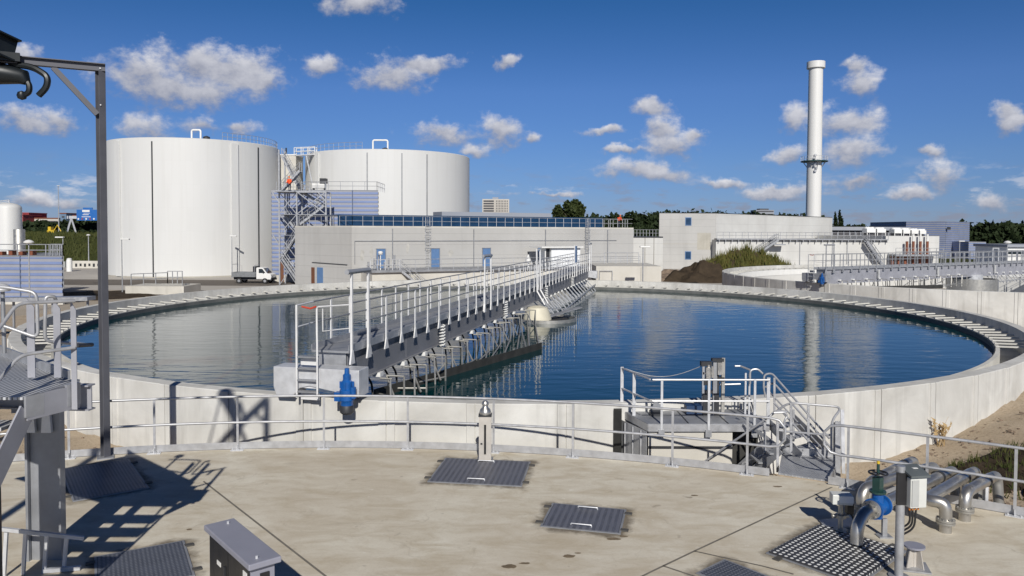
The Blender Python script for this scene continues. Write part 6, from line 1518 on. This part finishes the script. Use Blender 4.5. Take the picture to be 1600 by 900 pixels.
def meter_pole():
    d = 9.95; x = at(1405.5, 840, y=d).x; r = thing('meter_box', (x, d, DECK), 'pale meter box with a dark sloping lid on a grey pole, bottom right', 'meter box')
    MB().cyl((x, d, DECK), (x, d, 3.5), .055, n=20).build('pole', 'galv', r, smooth=True); MB().cyl((x, d, DECK + .004), (x, d, DECK + .02), .13, n=20).build('base_plate', 'galv_dull', r)
    z0, z1 = at(1420, 789, y=d).z, at(1420, 743, y=d).z; ax = V((1, .16, 0)).normalized(); ay = V((-ax.y, ax.x, 0)); c = V((x + .165, d - .02, 0))
    MB().box(c + UP * (z0 + z1) / 2, (.235, .20, z1 - z0), ax).build('housing', 'box_plastic', r, bevel=.01)
    MB().box(c + UP * (z0 + z1) / 2 - ay * .105 - ax * .055, (.10, .014, z1 - z0 - .05), ax).build('door', 'beam_pale', r); MB().cyl(c + UP * (z1 - .12) + ax * .118, c + UP * (z1 - .12) + ax * .135, .035, n=14).build('knob', 'dark_steel', r)
    q = [c + ax * sx * .14 + ay * sy * .135 + UP * (z1 + (.015 if sy < 0 else .09)) for sx, sy in ((-1, -1), (1, -1), (1, 1), (-1, 1))]
    MB().prism(q, (0, 0, .03)).build('lid', 'green_grey', r); MB().bar(c - ax * .13 + UP * (z0 + .02), c - ax * .13 + UP * (z1 + .05), .04, .22).build('back_plate', 'black_plastic', r)
    MB().box(q[0].lerp(q[2], .62) + UP * .034, (.07, .04, .006), ax).build('sticker', 'white_paint', r)
    for k in range(4): MB().cyl(c + ax * (-.07 + .042 * k) - ay * .02 + UP * (z0 - .05), c + ax * (-.07 + .042 * k) - ay * .02 + UP * z0, .012, n=8).build('cable_gland', 'orange_plastic', r)
    m = MB()
    for k in range(3): m.tube(fillet([c + ax * (-.06 + .05 * k) + UP * (z0 - .05), c + ax * (-.04 + .03 * k) + UP * (z0 - .24 - .04 * k), V((x + .03, d + .06, z0 - .34 - .05 * k)), V((x + .01, d + .065, DECK + .3))], .12), .013, 6)
    m.build('cable', 'black_plastic', r, smooth=True)
    b = at(1428, 887, z=DECK); s = thing('pedestal', b, 'short steel pedestal with a round blue grey top plate, right of the meter pole', 'pedestal')
    MB().cyl((b.x, b.y, DECK + .29), (b.x, b.y, DECK + .315), .135, n=28).build('top_plate', 'cab_grey', s); MB().box((b.x, b.y, DECK + .014), (.36, .36, .02), (1, -.3, 0)).build('base_plate', 'galv', s)
    m = MB()
    for k in range(4):
        a = k * math.pi / 2 + .4; u = V((math.cos(a), math.sin(a), 0)); B = V((b.x, b.y, 0)); m.prism([B + u * .03 + UP * (DECK + .024), B + u * .15 + UP * (DECK + .024), B + u * .09 + UP * (DECK + .29), B + u * .03 + UP * (DECK + .29)], V((-u.y, u.x, 0)) * .014)
    m.cyl((b.x, b.y, DECK + .02), (b.x, b.y, DECK + .29), .035, n=12); m.build('leg_plate', 'stone_grey', s)
plain('beam_pale', (0.42, 0.43, 0.42), 0.5, 0, 0.05, 4); plain('green_grey', (0.10, 0.115, 0.12), 0.45, 0, 0.1, 4)
meter_pole()

# ------------------------------------------------------------------ dry plants at the wall and weeds
def reed(px, py, hpx, label, seed):
    b = at(px, py, z=1.15); b.z = ground_h(b.x, b.y); r = thing('dry_reed', b, label, 'plant'); k = random.Random(seed); m = MB(); f = MB()
    for i in range(13):
        a = k.uniform(-.5, .5); h = hpx / FPX * b.y * k.uniform(.5, 1.0); o = V((k.uniform(-.1, .1), k.uniform(-.1, .1), 0)); p = b + o; q = p + V((a * h * .8, k.uniform(-.2, .2) * h, h)); md = p.lerp(q, .6) - V((a * .08, 0, 0))
        m.tube([p, md, q], .008, 4, radii=[.009, .007, .003])
        for j in range(5): t = k.uniform(.35, 1); s = p.lerp(q, t); f.add([s, s + V((k.uniform(-.09, .09), .02, .05)), s + V((k.uniform(-.12, .12), -.02, .14))], [(0, 1, 2)])
    m.build('stem', 'dry_stalk', r); f.build('leaf', 'dry_stalk', r)
reed(1468, 690, 48, 'tuft of dry yellow reed growing at the foot of the tank wall at right', 3)
def near_weeds():
    p = []
    for k in range(900):
        a = random.random() * 6.28; q = math.sqrt(random.random()); x = 12.9 + 3.0 * q * math.cos(a); y = 16.9 + 1.6 * q * math.sin(a); p.append((x, y, ground_h(x, y) + .25 * (1 - q)))
    scatter_grass('weeds', 'low dark weeds on the soil behind the right handrail', 1600, lambda: random.choice(p), .2, 'bank_grass', .02)
    m = MB()
    for k in range(900):
        x = random.uniform(9, 18); y = random.uniform(13, 21)
        if math.hypot(x - DC.x, y - DC.y) < DR + .15 or math.hypot(x - TC.x, y - TC.y) < TR + .1: continue
        s = random.uniform(.015, .06); m.box((x, y, ground_h(x, y) + s * .3), (s * 1.4, s, s * .8), (math.cos(k), math.sin(k), .2 * math.sin(k * 3)))
    for k in range(220):
        x = random.uniform(-14, -7); y = random.uniform(14, 24)
        if math.hypot(x - DC.x, y - DC.y) < DR + .15 or math.hypot(x - TC.x, y - TC.y) < TR + .1: continue
        s = random.uniform(.015, .06); m.box((x, y, ground_h(x, y) + s * .3), (s * 1.4, s, s * .8), (math.cos(k), math.sin(k), .2 * math.sin(k * 3)))
    tag(m.build('stones', 'rubble'), 'scattered clods and stones on the sandy ground round the tank', 'stones', kind='stuff')
near_weeds()

# ------------------------------------------------------------------ left yard: shed, silo, lamps, truck
def left_yard():
    d = 66; xr = X(96.5, d); zt = Zt(60, 400, d)
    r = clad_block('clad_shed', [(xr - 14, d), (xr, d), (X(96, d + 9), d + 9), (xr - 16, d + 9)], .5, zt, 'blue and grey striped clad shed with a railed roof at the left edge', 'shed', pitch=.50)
    MB().bb(xr - 13.98, xr - 5.5, d + .03, d + 8.9, -.2, .5).build('plinth', 'pale_concrete', r); MB().bb(xr - 5.49, xr - .02, d + .03, d + .3, -.2, .5).build('plinth', 'pale_concrete', r)
    railing_mesh([(xr - 14, d + .3, zt), (xr - 1.6, d + .3, zt)], 1.0, 2.6, .04).build('roof_railing', 'galv', r); railing_mesh([(xr - 1.6, d + .3, zt), (xr - .1, d + .3, zt), (xr - 1.3, d + 2.0, zt), (xr - 2.2, d + 2.0, zt)], 1.0, .32, .035).build('roof_railing', 'galv', r)
    MB().box((X(31, d), d - .05, zt / 2 + .3), (.08, .04, zt - .6)).build('cover_strip', 'clad_dark', r)
    m = MB()
    for k in range(8): x = xr - 10 + .9 * k; m.bb(x, x + .35, d + 1.2, d + 1.8, zt, zt + .35 + .15 * (k % 2))
    tag(m.build('roof_pipework', 'rust_red', origin=(xr - 7, d + 1.5, zt)), 'row of rusty pipe ends on the roof of the left shed', 'pipework')
    d = 71; cx = X(13.5, d); zz = Zt(12, 325, d); s = thing('silo', (cx, d, 0), 'white silo with a domed top rising behind the left shed', 'silo'); rr = 1.10
    MB().lathe([(rr, 0), (rr, zz)] + [(rr * math.cos(a), zz + .5 * math.sin(a)) for a in (.3, .6, .9, 1.2, 1.5)] + [(0, zz + .5)], (cx, d, 0), 36, cap=False).build('shell', 'tank_white', s, smooth=True)
    railing_mesh([(cx - 2.2, d, zz + .15), (cx + .1, d, zz + .45)], .3, 1, .04).build('top_railing', 'galv_light', s); MB().box((X(3, d), d - 1.05, zz / 2), (.10, .1, zz)).build('ladder', 'galv', s)
    d = 69.5; cx = X(30, d); zz = Zt(30, 359, d); s = thing('steel_vessel', (cx, d, 0), 'short shiny steel vessel standing against the white silo', 'vessel')
    MB().lathe([(.47, 0), (.47, zz), (.44, zz + .05), (0, zz + .08)], (cx, d, 0), 28, cap=False).build('shell', 'stainless_dull', s, smooth=True); MB().lathe([(.485, zz - 1.35), (.485, zz - 1.25)], (cx, d, 0), 28, cap=False).build('band', 'galv_dull', s)
    # grey duct across the left foreground of the yard
    d = 44; a, b = at(-60, 469, y=d), at(143, 466, y=d); s = thing('cable_duct', (b.x, d, 0), 'long flat grey duct on short legs in front of the left shed', 'duct')
    MB().bar(a, b, .9, .22).build('duct', 'galv', s); 
    for k in (.1, .4, .7, .97): p = a.lerp(b, k); MB().bar((p.x, d, 0), (p.x, d, p.z - .11), .1, .1).build('leg', 'galv_dull', s)
left_yard()
def lamp_post(px, ytop, d, label, arm=1, h0=0.0):
    x = X(px, d); zt = Zt(px, ytop, d); r = thing('lamp_post', (x, d, h0), label, 'street lamp'); k = max(.05, d * .0006)
    MB().tube([(x, d, h0), (x, d, zt)], k, 8, radii=[k * 1.3, k * .8]).build('pole', 'galv', r, smooth=True)
    if arm: MB().box((x + .35 * arm, d, zt + .02), (.9, .35, .14)).build('lamp_head', 'white_paint', r, bevel=.04)
    else: MB().lathe([(.12, -.05), (.36, .02), (.38, .10), (.2, .24), (0, .28)], (x, d, zt), 14).build('lamp_head', 'white_paint', r, smooth=True)
lamp_post(44.5, 380, 60, 'lamp post with a round white head in front of the left shed', 0)
lamp_post(98, 371, 84, 'lamp post with a flat head just right of the left shed', -1)
lamp_post(138, 368, 150, 'thin lamp post with a small white head on the grass left of the hoist post', 0)
lamp_post(190, 374, 78, 'lamp post with one arm before the left part of the big left tank', 1)
lamp_post(362, 369, 104, 'slim lamp post beside the pickup truck in front of the big left tank', .6)
lamp_post(92, 290, 232, 'very tall thin motorway light mast at far left', .3, 4.6)
lamp_post(163, 341, 150, 'tall dark lamp post partly hidden by the hoist post beside the left tank', 0)
lamp_post(1500, 377, 120, 'thin lamp post in front of the blue clad block at right', .8)
lamp_post(1575, 380, 84, 'lamp post by the white pump house at the right edge', 0)
lamp_post(1005, 386, 66, 'thin pale post on the far rim between the two concrete buildings', .5)
def odds():
    d = 118; x = X(107.5, d); r = thing('standpipe', (x, d, 0), 'thick white standpipe on the yard left of the hoist post', 'standpipe'); MB().lathe([(.42, 0), (.42, 1.75), (.36, 1.8), (.36, 1.9), (.40, 1.95), (.2, 2.1), (0, 2.1)], (x, d, 0), 18).build('body', 'white_paint', r, smooth=True); MB().box((x - 1.1, d, 1.1), (1.0, .6, .9)).build('valve_box', 'box_plastic', r)
    d = 128; x0, x1 = X(112, d), X(152, d); r = thing('yard_wall', ((x0 + x1) / 2, d, 0), 'low stained concrete wall behind the white standpipe', 'wall'); MB().bb(x0, x1, d, d + .4, 0, 1.25).build('wall', 'pale_concrete', r)
    for k in range(9): MB().bb(x0 + .5 + .75 * k, x0 + .85 + .75 * k, d - .02, d, .25 + .1 * (k % 2), .8).build('opening', 'dark_steel', r)
    # railed pit edge beside the big left tank
    d = 77; r = thing('pit_railing', (X(245, d), d, 0), 'thin railing round a pit between the left tank and the round tank', 'railing')
    a, b, c, e = at(205, 450, y=d), at(262, 445, y=d + 3), at(285, 445, y=d + 3), at(285, 449, y=d)
    for p in (a, b, c, e): p.z = .9
    railing_mesh([a, b], 1.15, 1.3, .04).build('railing', 'galv', r); railing_mesh([b, c, e], 1.3, .55, .04).build('railing', 'galv', r)
    MB().prism([(a.x - .3, d - .6, 0), (e.x + .4, d - .6, 0), (e.x + .4, d + 3.6, 0), (a.x - .3, d + 3.6, 0)], (0, 0, .86)).build('plinth', 'pale_concrete', r)
odds()
def truck():
    d = 93.5; x0 = X(365, d); r = thing('pickup_truck', (x0 + 2.5, d, 0.02), 'small white pickup truck with a grey flat bed parked by the big left tank', 'truck'); r.rotation_euler.z = R(-4)
    def part(mb, nm, mt, parent=r, **k): o = mb.build(nm, mt, **k); o.parent = parent; return o
    part(MB().bb(-2.5, .55, -.9, .9, .80, 1.05), 'bed', 'truck_bed')
    f = MB(); f.bb(-2.4, 2.3, -.45, .45, .45, .79); part(f, 'chassis', 'dark_steel')
    s = MB()
    for y in (-.9, .88): s.bb(-2.5, .55, y, y + .02, 1.05, 1.38)
    s.bb(-2.5, -2.48, -.88, .88, 1.05, 1.38); part(s, 'drop_side', 'truck_bed')
    cab = [(.62, .55), (2.42, .50), (2.50, .75), (2.45, 1.12), (1.95, 1.28), (1.45, 1.92), (1.3, 1.98), (.70, 1.98), (.62, 1.9)]
    c = MB().prism([(x, -.86, z) for x, z in cab], (0, 1.72, 0)); co = part(c, 'cab', 'white_paint', bevel=.04)
    for y in (-.868, .856):
        w = MB().prism([(.95, y, 1.30), (1.80, y, 1.30), (1.40, y, 1.82), (.95, y, 1.82)], (0, .012, 0)); part(w, 'side_window', 'glass', co)
        part(MB().box((1.3, y * 1.004, .92), (.9, .012, .62)), 'door', 'white_paint', co)
    ws = MB().prism([(1.985, -.74, 1.27), (1.985, .74, 1.27), (1.50, .66, 1.89), (1.50, -.66, 1.89)], (.012, 0, .012)); part(ws, 'windscreen', 'glass', co)
    part(MB().prism([(.612, -.6, 1.35), (.612, .6, 1.35), (.612, .6, 1.8), (.612, -.6, 1.8)], (-.01, 0, 0)), 'rear_window', 'glass', co)
    part(MB().bb(2.40, 2.56, -.84, .84, .42, .66), 'bumper', 'dark_steel')
    for y in (-.62, .62): part(MB().box((2.47, y, .88), (.08, .3, .16)), 'headlight', 'galv_light', co)
    for x in (-1.55, 1.72):
        for y in (-.82, .82):
            w = part(MB().cyl((x, y - .1, .34), (x, y + .1, .34), .34, n=22), 'wheel', 'tyre'); part(MB().cyl((x, y - .105, .34), (x, y + .105, .34), .17, n=14), 'rim', 'galv', w)
    k = MB()
    for y in (-.8, .8): k.tube([(.4, y, 1.05), (.4, y, 2.25)], .03, 6); k.tube([(-2.4, y, 1.05), (-2.4, y, 2.35)], .025, 6)
    k.tube([(.4, -.8, 2.25), (.4, .8, 2.25)], .03, 6); k.tube([(-2.4, -.8, 2.35), (-2.4, .8, 2.35)], .025, 6); k.tube([(-2.4, -.8, 2.35), (-1.2, -.8, 2.25), (-1.2, -.8, 1.05)], .02, 6); part(k, 'rack', 'galv')
    part(MB().bb(.1, .5, -.6, .6, 1.4, 2.1), 'load', 'dark_steel'); part(MB().box((1.55, -.98, 1.42), (.1, .16, .2)), 'mirror', 'dark_steel', co)
truck()
